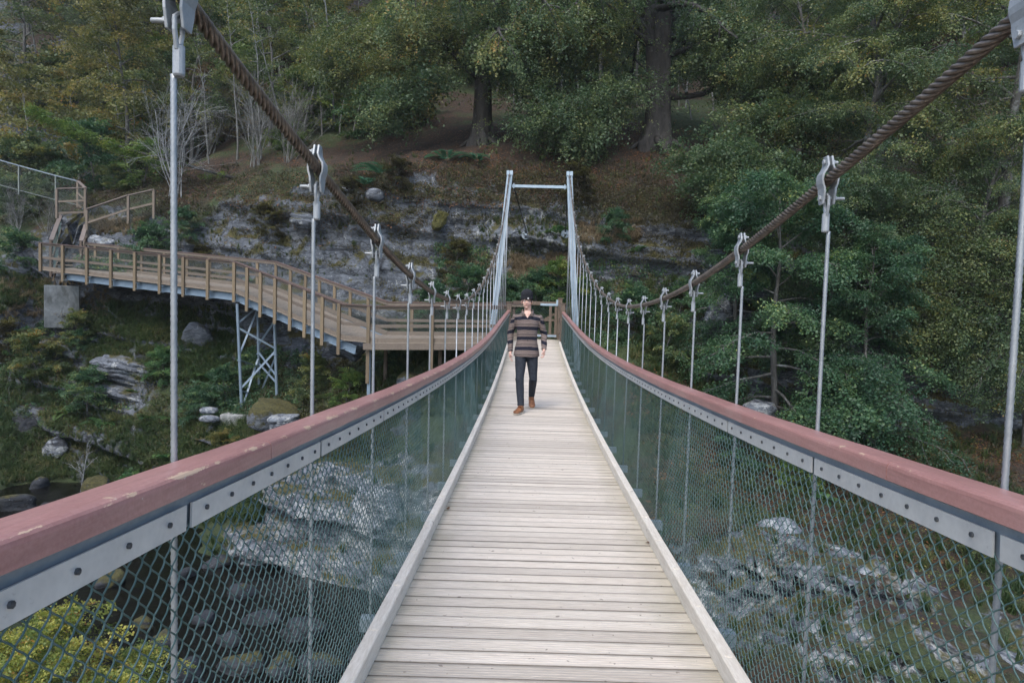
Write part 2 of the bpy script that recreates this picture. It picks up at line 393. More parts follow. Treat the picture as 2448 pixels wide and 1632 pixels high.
def tag(o, label=None, cat=None, group=None, kind=None):
    if label: o['label'] = label
    if cat: o['category'] = cat
    if group: o['group'] = group
    if kind: o['kind'] = kind
    return o
def cr(tab, x):
    xs = [t[0] for t in tab]; 
    i = max(0, min(len(xs)-2, next((k for k in range(len(xs)-1) if x <= xs[k+1]), len(xs)-2)))
    def sl(k):
        if k <= 0: return (tab[1][1]-tab[0][1])/(xs[1]-xs[0])
        if k >= len(xs)-1: return (tab[-1][1]-tab[-2][1])/(xs[-1]-xs[-2])
        return (tab[k+1][1]-tab[k-1][1])/(xs[k+1]-xs[k-1])
    h = xs[i+1]-xs[i]; t = (x-xs[i])/h
    return ((2*t**3-3*t**2+1)*tab[i][1]+(t**3-2*t**2+t)*h*sl(i)+(-2*t**3+3*t**2)*tab[i+1][1]+(t**3-t**2)*h*sl(i+1))

# ================================================================== SUSPENSION BRIDGE
CXD, CX = .105, .13
YE = 20.3                                   # where rails and kerbs end at their posts
def dz(Y): return -1.57+.0038*(Y-7.2)**2 if Y < YE else -.918+(-.0)  # replaced below
def dz(Y):
    q = min(Y, YE); return -1.57+.0034*(q-7.2)**2-.0000*q
def rz(Y): return -.54+.0037*(Y-8.5)**2 if Y > 8.5 else -.54+.0035*(Y-8.5)**2
def rail_u(Y):
    t = min(1, max(0, (Y-15)/(YE-15))); return .86-.085*t*t
CAB = [(-1.5, 1.72), (-.5, 1.33), (.5, 1.0), (1.58, .715), (2.6, .52), (3.67, .343), (4.7, .21), (5.7, .128), (6.81, .08), (7.9, .072), (8.95, .118), (10.3, .25), (11.56, .416), (13.6, .82), (15.7, 1.35), (17.74, 2.05), (19.33, 2.8), (20.67, 3.53), (22.3, 4.42)]
def cz(Y): return cr(CAB, Y)
UC = .965
bridge = empty('suspension_bridge', (CX, 0, -1.6), 'slatted timber footbridge hung from two brown twisted steel cables', 'footbridge')

# deck boards with ribs, each a little different
mb = MB(); skew = math.tan(math.radians(1.6)); Y = -2.0; W = .79
r1 = random.Random(3); k = 0
while Y < 23.4:
    w = .118; y0 = Y+.0045+abs(r1.gauss(0, .0018)); y1 = Y+w-.0045-(.005 if r1.random() < .14 else 0); tint = r1.random()
    hw = W if Y < YE else .95
    prof = []
    ng = 5; seg = (y1-y0)/ng; dep = .0028
    for g in range(ng):
        a = y0+g*seg
        prof += [(a+.15*seg, 0), (a+.78*seg, 0), (a+.86*seg, -dep), (a+.99*seg, -dep)] if g < ng-1 else [(a+.15*seg, 0), (y1, 0)]
    prof = [(y0, -.03), (y0, -.001)]+prof+[(y1, -.03)]; prof[2] = (y0+.002, 0)
    dzr = r1.uniform(-.0016, .0016); L = []; n = len(prof)
    zc = dz(Y+w/2); sl = (dz(y1)-dz(y0))/(y1-y0)
    for sx in (-hw, hw):
        jit = r1.uniform(-.01, 0)
        for (yy, zz) in prof: L.append((CXD+sx, yy+sx*skew, zc+sl*(yy-(y0+y1)/2)+zz+dzr))
    fs = [(i, i+1, n+i+1, n+i) for i in range(n-1)]+[tuple(range(n))[::-1], tuple(range(n, 2*n))]
    gr = [1.0]+[.25]+[0]*(n-3)+[1.0]; gr[-2] = .2  # painted gap shade: full at the lower edges, faint at the top corners
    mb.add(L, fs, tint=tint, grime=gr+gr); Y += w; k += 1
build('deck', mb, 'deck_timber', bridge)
# joists beneath the boards, seen through the mesh
ys = [(-2+.6*i) for i in range(43)]
for s in (-.6, .6):
    mb = MB()
    for a, b in zip(ys, ys[1:]): mb.beam((CXD+s, a, dz(a)-.11), (CXD+s, b, dz(b)-.11), .06, .14)
    build('joist', mb, 'walk_timber', bridge)
_cp = MB(); _cp.lathe([(.016, 0), (.016, .003), (.013, .005), (.004, .0055)], (0, 0, 0), 12); CAPM = mesh_of('bolt_cap', _cp.v, _cp.f, 'kerb_timber')
BOLTM = {}
for s in (-1, 1):
    _cp = MB(); _cp.lathe([(.006, 0), (.006, .005), (.003, .006)], (0, 0, 0), 7, R=Matrix.Rotation(-s*PI/2, 3, 'Y').to_3x3()); BOLTM[s] = mesh_of('bolt', _cp.v, _cp.f, 'bolt_dark')
# kerbs, in butted lengths with bolt caps
for s in (-1, 1):
    mb = MB(); caps = []; a = -2.0
    off = -.4 if s < 0 else 0
    cuts = [-2.0]+[c+off for c in (1.0, 4.9-.0, 9.6, 14.2, 18.4)]+[YE-.1]
    for c0, c1 in zip(cuts, cuts[1:]):
        n = max(2, int((c1-c0)/.5)); yy = [c0+.003+(c1-c0-.006)*i/n for i in range(n+1)]
        hx = .73; vs = []; fs = []
        xo = r1.uniform(-.004, .004)
        for y in yy:
            x0 = CXD+s*hx+xo; x1 = CXD+s*(hx+.058)+xo; z = dz(y)
            b_ = .005
            ring = [(x0, z+.002), (x0, z+.088-b_), (x0+s*b_, z+.088), (x1-s*b_, z+.088), (x1, z+.088-b_), (x1, z-.03)]
            vs += [(p[0], y+(p[0]-CXD)*skew, p[1]) for p in ring]
        for i in range(n):
            for j in range(6):
                q = (j+1) % 6; fs.append((i*6+j, i*6+q, (i+1)*6+q, (i+1)*6+j))
        fs += [tuple(range(6)), tuple(n*6+j for j in range(6))[::-1]]
        mb.add(vs, fs)
        y = c0+.25
        while y < c1 and y < 12:
            caps.append((CXD+s*(hx+.03)+xo, y, dz(y)+.0875)); y += .52
    kb = build('kerb', mb, 'kerb_timber', bridge)
    for c_ in caps:
        if 1.5 < c_[1] < 10: link('bolt_cap', CAPM, kb, True).location = c_
# handrails: red-brown timber on a grey channel, with a bolted flat strip holding the mesh
YH = [1.59]
while YH[-1] < 21: YH.append(YH[-1]+1.028)
for s in (-1, 1):
    mb = MB(); N = 170; vs = []; fs = []; wear = []
    def prof(u):   # (lateral, up, wear) from the inner bottom over the top
        h, b = .052, .012
        return [(u-.012, -h+.004, 0), (u-.012, -b*1.2, .2), (u-.012+b*.18, -b*.55, .8), (u-.012+b*.55, -b*.16, 1), (u-.012+b*1.3, .001, .6), (u+.03, .003, 0), (u+.080, 0, 0), (u+.092, -b, .3), (u+.092, -h, 0), (u-.004, -h, 0)]
    cut = {29: .5, 58: .5, 88: .5, 117: .5, 146: .5}
    for i in range(N+1):
        y = -2+(YE+2)*i/N
        if i in (29, 58, 88, 117, 146): y += .063
        if i in (30, 59, 89, 118, 147): y -= .064
        u = rail_u(y); z = rz(y); P = prof(u); wob = .0025*math.sin(y*3.1+s)+.0015*math.sin(y*9.7)
        for (a, b, w_) in P: vs.append((CX+s*(a+wob), y, z+b)); wear.append(w_ if s < 0 else w_*.55)
    m = 10; cutN = {29, 58, 88, 117, 146}
    for i in range(N):
        if i in cutN: continue
        for j in range(m):
            q = (j+1) % m; fs.append((i*m+j, i*m+q, (i+1)*m+q, (i+1)*m+j))
    fs += [tuple(range(m)), tuple(N*m+j for j in range(m))[::-1]]
    for c_ in cutN: fs += [tuple(c_*m+j for j in range(m))[::-1], tuple((c_+1)*m+j for j in range(m))]
    mb.add(vs, fs, wear=wear)
    hr = build('handrail', mb, 'rail_redbrown', bridge, smooth=False)
    ch = MB()
    for i in range(80):
        a = -2+(YE+2)*i/80; b = -2+(YE+2)*(i+1)/80; ua, ub = rail_u(a), rail_u(b)
        ch.beam((CX+s*(ua+.045), a, rz(a)-.064), (CX+s*(ub+.045), b, rz(b)-.064), .075, .022)
        ch.beam((CX+s*(ua+.012), a, rz(a)-.10), (CX+s*(ub+.012), b, rz(b)-.10), .006, .055)
    build('rail_channel', ch, 'channel_steel', hr)
    joints = [-2.0, .42]+[y*.905 if y < 3 else y-.25 for y in YH]+[YE]
    joints = sorted(j for j in joints if j <= YE)
    for c0, c1 in zip(joints, joints[1:]):
        st = MB(); g = .012 if c0 > 0 else .01
        a, b = c0+g, c1-g; n = 4
        for i in range(n):
            p, q = a+(b-a)*i/n, a+(b-a)*(i+1)/n
            st.beam((CX+s*(rail_u(p)+.0), p, rz(p)-.101), (CX+s*rail_u(q), q, rz(q)-.101), .005, .055)
        ms_ = build('mesh_strip', st, 'strip_steel', bridge)
        if c0 < 12:
            nb = 7
            for i in range(nb):
                y = a+(b-a)*(i+.5)/nb
                link('bolt', BOLTM[s], ms_, True).location = (CX+s*(rail_u(y)-.0025), y, rz(y)-.098)
    # chain-link mesh of real wire
    V = []; F = []; base = 0
    def emit(near_from, near_to, sub, nside):
        global base
        ps, pt = .0255, None
        K = 41
        j0 = int(near_from/ps); j1 = int(near_to/ps)
        T = []
        for k_ in range(K):
            for q in range(sub): T.append((k_+q/sub))
        T.append(K)
        T = np.array(T)
        jj = np.arange(j0, j1)
        tt = np.minimum(T, K-1e-6); kf = np.floor(tt); fr = tt-kf
        cosf = .5-.5*np.cos(np.pi*fr); fr2 = .45*fr+.55*cosf
        A = (kf[None]+jj[:, None]) % 2
        s0 = A; s1 = 1-A
        S = (jj[:, None]+s0+(s1-s0)*fr2[None])*ps
        off = np.where(A > 0, 1, -1)*np.sin(np.pi*fr)[None]*.0028
        t = T[None]/K+0*S
        wv = .006*np.sin(S*5+T[None]*.3); S = S+.0018*np.sin(T[None]*1.1+jj[:, None]*.23)
        zt = np.vectorize(rz)(S)-.118; zb = np.vectorize(dz)(S)-.02
        ut = np.vectorize(rail_u)(S)+.006; ub = .795+0*S
        X = s*(ub+(ut-ub)*t)+(CXD+(CX-CXD)*t)+s*(off+wv*np.sin(np.pi*t)); Z = zb+(zt-zb)*t
        C = np.stack([X, S, Z], -1)                      # wires, samples, 3
        d = np.gradient(C, axis=1); d /= np.linalg.norm(d, axis=-1, keepdims=True)
        ex = np.array([1., 0, 0]); u = ex-d*(d@ex)[..., None]; u /= np.linalg.norm(u, axis=-1, keepdims=True); w = np.cross(d, u)
        ang = 2*np.pi*np.arange(nside)/nside
        R = .0019 if nside == 5 else (.0013 if nside > 3 else .0011)
        P = C[:, :, None, :]+R*(u[:, :, None]*np.cos(ang)[None, None, :, None]+w[:, :, None]*np.sin(ang)[None, None, :, None])
        nw, nsmp = C.shape[:2]; idx = np.arange(nw*nsmp*nside).reshape(nw, nsmp, nside)+base
        a = idx[:, :-1]; b = idx[:, 1:]
        f = np.stack([a, np.roll(a, -1, 2), np.roll(b, -1, 2), b], -1).reshape(-1, 4)
        V.append(P.reshape(-1, 3)); F.append(f); base += nw*nsmp*nside
    emit(.5, 4.6, 4, 5); emit(4.6, 9, 2, 4); emit(9, YE, 1, 3)
    me = mesh_of('mesh_panel', np.concatenate(V), np.concatenate(F), 'mesh_green', True)
    link('mesh_panel', me, bridge)
# main cables
for s in (-1, 1):
    mb = MB(); pts = []
    y = -1.5
    while y < 22.35: pts.append((CX+s*UC, y, cz(y))); y += .008 if y < 5 else (.02 if y < 9 else .06)
    near = [p for p in pts if p[1] < 9]; far = [p for p in pts if p[1] >= 8.95]
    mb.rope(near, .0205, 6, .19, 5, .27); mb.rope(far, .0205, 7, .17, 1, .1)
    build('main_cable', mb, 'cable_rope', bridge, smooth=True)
# clamp: two S-pressed plates round the cable, two through bolts, rope eye beneath
def clamp_mesh(s):
    mb = MB()
    for side in (-1, 1):
        P = [(.0045, .088), (.0045, .052), (.010, .038), (.0225, .018), (.0245, 0), (.0225, -.016), (.0165, -.034), (.0155, -.050), (.0155, -.092)]
        th = .0075; w = .029; vs = []; fs = []
        n = len(P)
        for i, (x, z) in enumerate(P):
            ww = w*(.55 if i == 0 else (1.0 if i < n-1 else .6))
            for (xx, yy) in ((x, -ww), (x, ww), (x+th, ww), (x+th, -ww)): vs.append((side*xx, yy, z))
        for i in range(n-1):
            for j in range(4):
                q = (j+1) % 4; fs.append((i*4+j, i*4+q, (i+1)*4+q, (i+1)*4+j))
        fs += [(0, 1, 2, 3), tuple((n-1)*4+j for j in (3, 2, 1, 0))]
        mb.add(vs, fs)
    Ry = Matrix.Rotation(PI/2, 3, 'Y')
    for z, x0, ext in ((.066, .0125, .012), (-.068, .0235, .030)):
        mb.lathe([(.0105, -.008), (.0105, 0)], (-s*x0, 0, z), 6, Ry)
        a = s*x0
        mb.lathe([(.0105, 0), (.0105, .011)] if s > 0 else [(.0105, -.011), (.0105, 0)], (a, 0, z), 6, Ry)
        mb.lathe([(.0065, -.0), (.0065, ext+.011)] if s > 0 else [(.0065, -ext-.011), (.0065, 0)], (a, 0, z), 8, Ry)
        mb.lathe([(.0062, -x0), (.0062, x0)], (0, 0, z), 8, Ry)
    mb.tube([(0, .0, -.052), (0, -.018, -.066), (0, -.017, -.095), (0, -.006, -.135)], .0065, 6)
    mb.tube([(0, .0, -.052), (0, .018, -.066), (0, .017, -.095), (0, .006, -.135)], .0065, 6)
    me = mesh_of('clamp', mb.v, mb.f, 'clamp_steel'); bevel_mesh(me, .0012, 1); return me
CL = {s: clamp_mesh(s) for s in (-1, 1)}
fm = MB(); fm.lathe([(.008, 0), (.0135, -.004), (.0135, -.068), (.011, -.072), (.008, -.073)], (0, 0, -.122), 12)
FER = mesh_of('ferrule', fm.v, fm.f, 'clamp_steel', False)
for s in (-1, 1):
    for Yh in YH+[22.0-.35]:
        zc = cz(Yh); zb = dz(min(Yh, YE))-.16
        mb = MB(); L = zc-.19-zb
        out = 0.012
        if Yh < 7:
            n = int(L/.012); mb.rope([(CX+s*(UC+out*i/n), Yh, zb+L*i/n) for i in range(n+1)], .0082, 6, .11, 2, .14)
        else: mb.tube([(CX+s*UC, Yh, zb), (CX+s*(UC+out), Yh, zb+L)], .008 if Yh < 14 else .0085, 6, lobe=1.0)
        h = build('hanger', mb, 'hanger_steel', bridge, smooth=True)
        sc_ = 1.0
        for nm, me in (('clamp', CL[s]), ('ferrule', FER)):
            o = link(nm, me, h, True); o.location = (CX+s*UC, Yh, zc)
            sl = math.atan2(cz(Yh+.1)-cz(Yh-.1), .2)
            if nm == 'clamp': o.rotation_euler = (sl*.12, 0, 0)
# cross beams under the deck, carried by each pair of hangers
for Yh in YH:
    mb = MB(); mb.box((CX, Yh, dz(min(Yh, YE))-.21), (2*UC+.1, .07, .07)); build('cross_beam', mb, 'channel_steel', bridge)

# portal tower: two raking legs of paired channels, a cross bar, stay rods to plates on the crag
tower = empty('portal_tower', (CX, 22.3, -2.0), 'pale galvanised steel portal with two raking legs at the far end of the footbridge', 'bridge tower')
TT = at(1171, 403, 22.3); TR = at(1308, 405, 22.3)
for s, top, bot in ((-1, TT, at(1130, 768, 22.3)), (1, TR, at(1322, 757, 22.3))):
    d = (bot-top); bot2 = top+d*1.42
    mb = MB()
    ax = Vector((1, 0, 0))
    for k_ in (-1, 1):
        o_ = ax*k_*.045
        mb.beam(top+o_, bot2+o_, .012, .26, up=(0, 1, 0))
        for q in (-1, 1):
            o2 = ax*k_*.066+Vector((0, q*.124, 0)); mb.beam(top+o2, bot2+o2, .04, .012, up=(0, 1, 0))
    mb.beam(top+Vector((0, 0, 0)), bot2, .085, .09, up=(0, 1, 0))
    lg = build('leg', mb, 'tower_steel', tower)
    cp = MB(); cp.box(top+Vector((-.055, 0, .06)), (.09, .30, .14)); cp.box(top+Vector((.055, 0, .06)), (.09, .30, .14))
    cp.lathe([(.1, -.03), (.1, .03)], top+Vector((0, 0, .03)), 14, Matrix.Rotation(PI/2, 3, 'Y'))
    build('saddle', cp, 'tower_steel', lg)
cbz = at(1240, 429, 22.3).z
mb = MB(); mb.box((CX, 22.3, cbz), (TR.x-TT.x-.20+.03, .1, .085)); build('cross_bar', mb, 'tower_steel', tower)
for x in (TT.x+.14, TR.x-.14): mb = MB(); mb.box((x, 22.24, cbz), (.03, .02, .16)); build('bracket', mb, 'tower_steel', tower)
ANCH = [at(1208, 541, 26.0), at(1298, 538, 26.0)]
for (top, an) in ((TT, ANCH[0]), (TR, ANCH[1])):
    mb = MB(); a = top+Vector((.03 if top is TT else -.03, .1, -.02)); b = an+Vector((0, -.28, .18))
    mb.tube([a, b], .02, 6, lobe=1.0); mb.tube([b, an+Vector((0, .05, 0))], .03, 6, lobe=1.0)
    st = build('stay_cable', mb, 'bolt_dark', tower)
    pl = MB(); R = Matrix.Rotation(PI/2-.15, 3, 'X')
    pl.lathe([(.16, -.02), (.165, 0), (.16, .02), (.145, .02), (.14, .005), (.06, .005), (.05, .05), (.04, .12)], an+Vector((0, -.12, 0)), 20, R)
    for i in range(6): pl.lathe([(.016, 0), (.016, .05)], an+Vector((.10*math.cos(i*PI/3), -.14, .10*math.sin(i*PI/3))), 6, R)
    build('anchor_plate', pl, 'channel_steel', st)

# ================================================================== GATE AND BOARDWALK
def atn(px, py, Y): return at(px/1.0408163, py/1.0408163, Y)      # same survey, 2448 px wide picture
def post(mb, p, z0, z1, w=.1, d=.1, R=None): mb.box((p[0], p[1], (z0+z1)/2), (w, d, z1-z0), R)
def net(path_bot, path_top, cell, rad, mat, name, parent):
    """light netting: crossing diagonal wires between two polylines of equal length"""
    mb = MB(); pb = [Vector(p) for p in path_bot]; pt = [Vector(p) for p in path_top]
    L = [0]
    for a, b in zip(pb, pb[1:]): L.append(L[-1]+(b-a).length)
    def P(s, t):
        s = max(0, min(L[-1]-1e-5, s)); i = max(k for k in range(len(L)-1) if L[k] <= s); f = (s-L[i])/(L[i+1]-L[i])
        return (pb[i].lerp(pb[i+1], f)).lerp(pt[i].lerp(pt[i+1], f), t)
    H = (pt[0]-pb[0]).length; n = int(L[-1]/cell)+int(H/cell)+1
    for d in (-1, 1):
        for i in range(-1, n+1):
            s0 = i*cell if d < 0 else i*cell-H
            a, b = (s0, s0-H) if d < 0 else (s0, s0+H)
            t0, t1 = 0., 1.
            lo, hi = min(a, b), max(a, b)
            if hi <= 0 or lo >= L[-1]: continue
            def cl(s): return (s-a)/(b-a)
            ts = sorted((max(0, min(1, cl(0))), max(0, min(1, cl(L[-1])))))
            brk = [ts[0]]+[q for q in sorted(cl(x) for x in L[1:-1]) if ts[0] < q < ts[1]]+[ts[1]]
            if ts[1]-ts[0] < .02: continue
            mb.tube([P(a+(b-a)*t, t) for t in brk], rad, 3, cap=False)
    return build(name, mb, mat, parent)

# gate across the end of the deck (framed, ledged, hung on galvanised straps)
GY = 23.3; gz = -1.02
gL = at(1178, 700, GY); gR = at(1281, 700, GY)
gate = empty('timber_gate', ((gL.x+gR.x)/2, GY, gz), 'dark timber gate with long steel hinge straps closing the far end of the deck', 'gate')
x0, x1 = gL.x, gR.x; zt = at(1280, 694, GY).z; zb = at(1280, 777, GY).z
fr = MB()
fr.box(((x0+x1)/2, GY, zt-.05), (x1-x0, .06, .12)); fr.box(((x0+x1)/2, GY, zb+.09), (x1-x0, .06, .1)); fr.box(((x0+x1)/2, GY+.012, (zt+zb)/2), (x1-x0-.2, .045, .07))
for x in (x0+.04, x1-.05, x1-.24): fr.box((x, GY-.004, (zt+zb)/2), (.09, .05, zt-zb-.02))
fr.beam((x1-.1, GY+.04, zt-.4), (x0+.2, GY+.04, zb+.1), .07, .03, up=(0, 1, 0))
build('frame', fr, 'gate_timber', gate)
h_ = MB(); h_.box((x1-.28, GY-.04, zt-.09), (.62, .012, .075)); h_.box((x1-.02, GY-.05, zt-.02), (.07, .03, .2)); build('hinge_strap', h_, 'tower_steel', gate)
h_ = MB(); h_.box((x1-.42, GY-.04, zb+.08), (.80, .012, .065)); build('hinge_strap', h_, 'tower_steel', gate)
net([(x0+.05, GY+.03, zb+.1), (x1-.05, GY+.03, zb+.1)], [(x0+.05, GY+.03, zt-.05), (x1-.05, GY+.03, zt-.05)], .1, .003, 'mesh_green', 'gate_mesh', gate)

# end posts where the rails stop
endp = empty('end_railing', (CX, YE+.1, -1.3), 'short brown timber railing and posts framing the end of the footbridge', 'railing')
for s in (-1, 1):
    mb = MB(); x = CX+s*.80
    mb.box((x, YE+.08, (dz(YE)-.3+rz(YE)+.22)/2), (.13, .13, rz(YE)+.22-dz(YE)+.3)); mb.box((x, YE+.08, rz(YE)+.245), (.17, .17, .03))
    build('post', mb, 'gate_timber', endp)
p1_ = Vector((CX+.80, YE+.15, rz(YE)+.02)); g1 = Vector((gR.x+.08, GY, zt-.03))
mb = MB(); mb.beam(p1_, g1, .12, .05); mb.beam(p1_-Vector((0, 0, .5)), g1-Vector((0, 0, .55)), .04, .09); mb.beam(p1_-Vector((0, 0, .98)), g1-Vector((0, 0, 1.05)), .04, .09)
build('rail', mb, 'gate_timber', endp)
mb = MB(); post(mb, (g1.x, g1.y+.0, 0), zb-.5, zt+.12, .14, .14); mb.box((g1.x, g1.y, zt+.13), (.17, .17, .03)); build('post', mb, 'gate_timber', endp)

# boardwalk: level landing, falling ramp and upper run, all one structure
walk = empty('boardwalk', at(860, 780, 22), 'raised timber boardwalk with square posts climbing left along the crag from the bridge', 'boardwalk')
RH = 1.12
def wz(px, pyr, Y):    # rail point -> deck point
    p = atn(px, pyr, Y); return p
# near-side rail polyline (native px) : landing end, corner, ramp top, upper end
N_ = [atn(1222, 731, 20.9), atn(905, 732, 20.9), atn(822, 727, 21.6), atn(561, 625, 25.0), atn(96, 580, 28.6)]
F_ = [atn(1262, 726, 23.2), atn(1110, 724, 23.2), atn(928, 722, 23.2), atn(658, 625, 27.2), atn(205, 580, 30.6)]
drop = Vector((0, 0, -RH))
def poly_beam(mb, P, w, h, off=(0, 0, 0)):
    off = Vector(off)
    for a, b in zip(P, P[1:]): mb.beam(Vector(a)+off, Vector(b)+off, w, h)
# deck boards along the axis
mb = MB(); r2 = random.Random(5)
segs = [(N_[0], N_[1], F_[0], F_[2]-(F_[2]-F_[1])*.0), (N_[1], N_[2], F_[2]-Vector((.02, 0, 0)), F_[2]-Vector((.25, 0, 0))), (N_[2], N_[3], F_[2]-Vector((.25, 0, 0)), F_[3]), (N_[3], N_[4], F_[3], F_[4])]
for (a, b, c, d) in segs:
    L = max((b-a).length, (d-c).length); n = max(1, int(L/.14))
    for i in range(n):
        t0, t1 = (i+.04)/n, (i+.96)/n
        q = [a.lerp(b, t0), c.lerp(d, t0), c.lerp(d, t1), a.lerp(b, t1)]; q = [p+drop for p in q]
        e = r2.uniform(-.003, .003); q = [p+Vector((0, 0, e)) for p in q]
        mb.add(q+[p-Vector((0, 0, .035)) for p in q], [(0, 1, 2, 3), (7, 6, 5, 4), (0, 4, 5, 1), (1, 5, 6, 2), (2, 6, 7, 3), (3, 7, 4, 0)])
build('deck', mb, 'walk_boards', walk)
for P, nm in ((N_, 'near'), (F_, 'far')):
    mb = MB(); poly_beam(mb, P, .13, .035, (0, 0, 0)); hr = build('handrail', mb, 'walk_rail', walk)
    mb = MB(); poly_beam(mb, P, .035, .085, (0, .02 if nm == 'near' else -.02, -.065)); 
    if nm == 'far':      # saw-toothed underside of the grip board
        for a, b in zip(P[2:], P[3:]):
            n = int((b-a).length/.09)
            for i in range(n):
                p = a.lerp(b, (i+.5)/n)+Vector((0, -.02, -.125)); d = (b-a).normalized()
                mb.add([p-d*.04+Vector((0, 0, .02)), p+d*.04+Vector((0, 0, .02)), p+d*.035+Vector((0, 0, -.025)), p-d*.04+Vector((0, .01, .02))], [(0, 1, 2), (1, 0, 3), (0, 2, 3), (1, 3, 2)])
    build('rail_board', mb, 'walk_timber', walk)
    mb = MB(); poly_beam(mb, P, .035, .10, (0, .03 if nm == 'near' else -.03, -RH*.55)); build('mid_rail', mb, 'walk_timber', walk)
    mb = MB(); poly_beam(mb, P, .04, .16, (0, .04 if nm == 'near' else -.04, -RH+.05)); build('toe_board', mb, 'walk_timber', walk)
    net([Vector(p)+Vector((0, .05, -RH+.05)) for p in P], [Vector(p)+Vector((0, .05, -.05)) for p in P], .085, .0022, 'fence_mesh_grey', 'mesh_panel', walk)
# edge fascia below the landing and the plank ends
mb = MB(); mb.beam(N_[0]+Vector((0, -.02, -RH-.13)), N_[1]+Vector((-.45, -.02, -RH-.13)), .05, .2); build('fascia', mb, 'walk_timber', walk)
# square posts on the near side
def seg_pts(a, b, ts): return [a.lerp(b, t) for t in ts]
def px_t(a, b, px):   # parameter on a-b that projects to a picture column
    best = min((abs(proj_x(a.lerp(b, i/200))-px), i/200) for i in range(201)); return best[1]
def proj_x(p): return 1224+FPX*p.dot(CR)/p.dot(CF)
near_posts = [(0, 1, 1034, .95), (0, 1, 882.5, .0), (2, 3, 811, .55), (2, 3, 772, .5), (2, 3, 730, .5), (2, 3, 695, .5), (2, 3, 659, .5), (2, 3, 624, .5), (2, 3, 592, .5), (2, 3, 561, .38)] + [(3, 4, x, .42) for x in (499, 440, 382, 323, 266, 208, 152)]+[(3, 4, 98, .1)]
for (i, j, px, low) in near_posts:
    a, b = N_[i], N_[j]
    if px == 882.5: a, b = N_[1], N_[2]
    p = a.lerp(b, px_t(a, b, px)); mb = MB()
    if px in (1034, 882.5): low = 1.35 if px > 1000 else 1.3
    mb.box((p.x, p.y-.035, p.z-(RH+low)/2-.015), (.105, .105, RH+low-.03))
    o = build('post', mb, 'post_timber', walk, bevel=.006)
for (i, j, px) in [(1, 2, 985), (2, 3, 880), (2, 3, 838), (2, 3, 800), (2, 3, 764), (2, 3, 730), (2, 3, 694), (2, 3, 659), (3, 4, 615), (3, 4, 560), (3, 4, 500), (3, 4, 446), (3, 4, 392), (3, 4, 338), (3, 4, 283), (3, 4, 228)]:
    a, b = F_[i], F_[j]; p = a.lerp(b, px_t(a, b, px)); mb = MB(); mb.box((p.x, p.y+.035, p.z-RH/2-.12), (.1, .1, RH+.18)); build('post', mb, 'post_timber', walk)
# steel I-beams under ramp and upper run, with outrigger brackets at every post
for P in (N_, F_):
    mb = MB(); dn = -RH-.19 
    for a, b in ((P[2], P[3]), (P[3], P[4])):
        o = Vector((0, .16 if P is N_ else -.16, dn))
        if P is N_ and a is P[2]: a = a+(a-b).normalized()*.55
        if b is P[4]: b = a.lerp(b, .86)
        mb.beam(a+o, b+o, .012, .26); mb.beam(a+o+Vector((0, 0, .125)), b+o+Vector((0, 0, .125)), .13, .012); mb.beam(a+o-Vector((0, 0, .125)), b+o-Vector((0, 0, .125)), .13, .012)
    build('steel_beam', mb, 'beam_steel', walk)
for (i, j, px, low) in near_posts[2:-1]:
    mb = MB(); a, b = N_[i], N_[j]; p = a.lerp(b, px_t(a, b, px)); c, d = (F_[2], F_[3]) if i == 2 else (F_[3], F_[4])
    for dz_ in (-.08, -.33): mb.box((p.x+.11, p.y+.05, p.z-RH+dz_-.02), (.2, .26, .012))
    q = c.lerp(d, .5)
    if i == 2: mb.beam(p+Vector((.06, .0, -RH-.36)), p+Vector((.55, .9, -RH-.36)), .05, .012)
    build('bracket', mb, 'beam_steel', walk)
# landing supports: steel leg, timber legs and a brace
gp = at(847, 800, 21.3)
mb = MB(); f0 = atn(882, 835, 21.1); f1 = atn(882, 955, 21.1); mb.beam(f0+Vector((0, 0, .12)), f1-Vector((0, 0, .35)), .1, .1, up=(0, 1, 0)); build('steel_leg', mb, 'beam_steel', walk)
for (px, py0, py1, Yp) in ((920, 850, 960, 22.9), (1050, 850, 960, 21.8), (1120, 850, 960, 22.9)):
    mb = MB(); a = atn(px, py0, Yp); b = atn(px, py1, Yp); a.x = b.x; mb.box((a.x, Yp, (a.z+b.z)/2-.1), (.11, .11, a.z-b.z+.8)); build('support_post', mb, 'gate_timber', walk)
mb = MB(); mb.beam(atn(1048, 895, 21.6), atn(1135, 838, 21.6), .05, .12); mb.beam(atn(1048, 830, 22.2), atn(1180, 808, 22.2), .05, .12); build('brace', mb, 'walk_rail', walk)
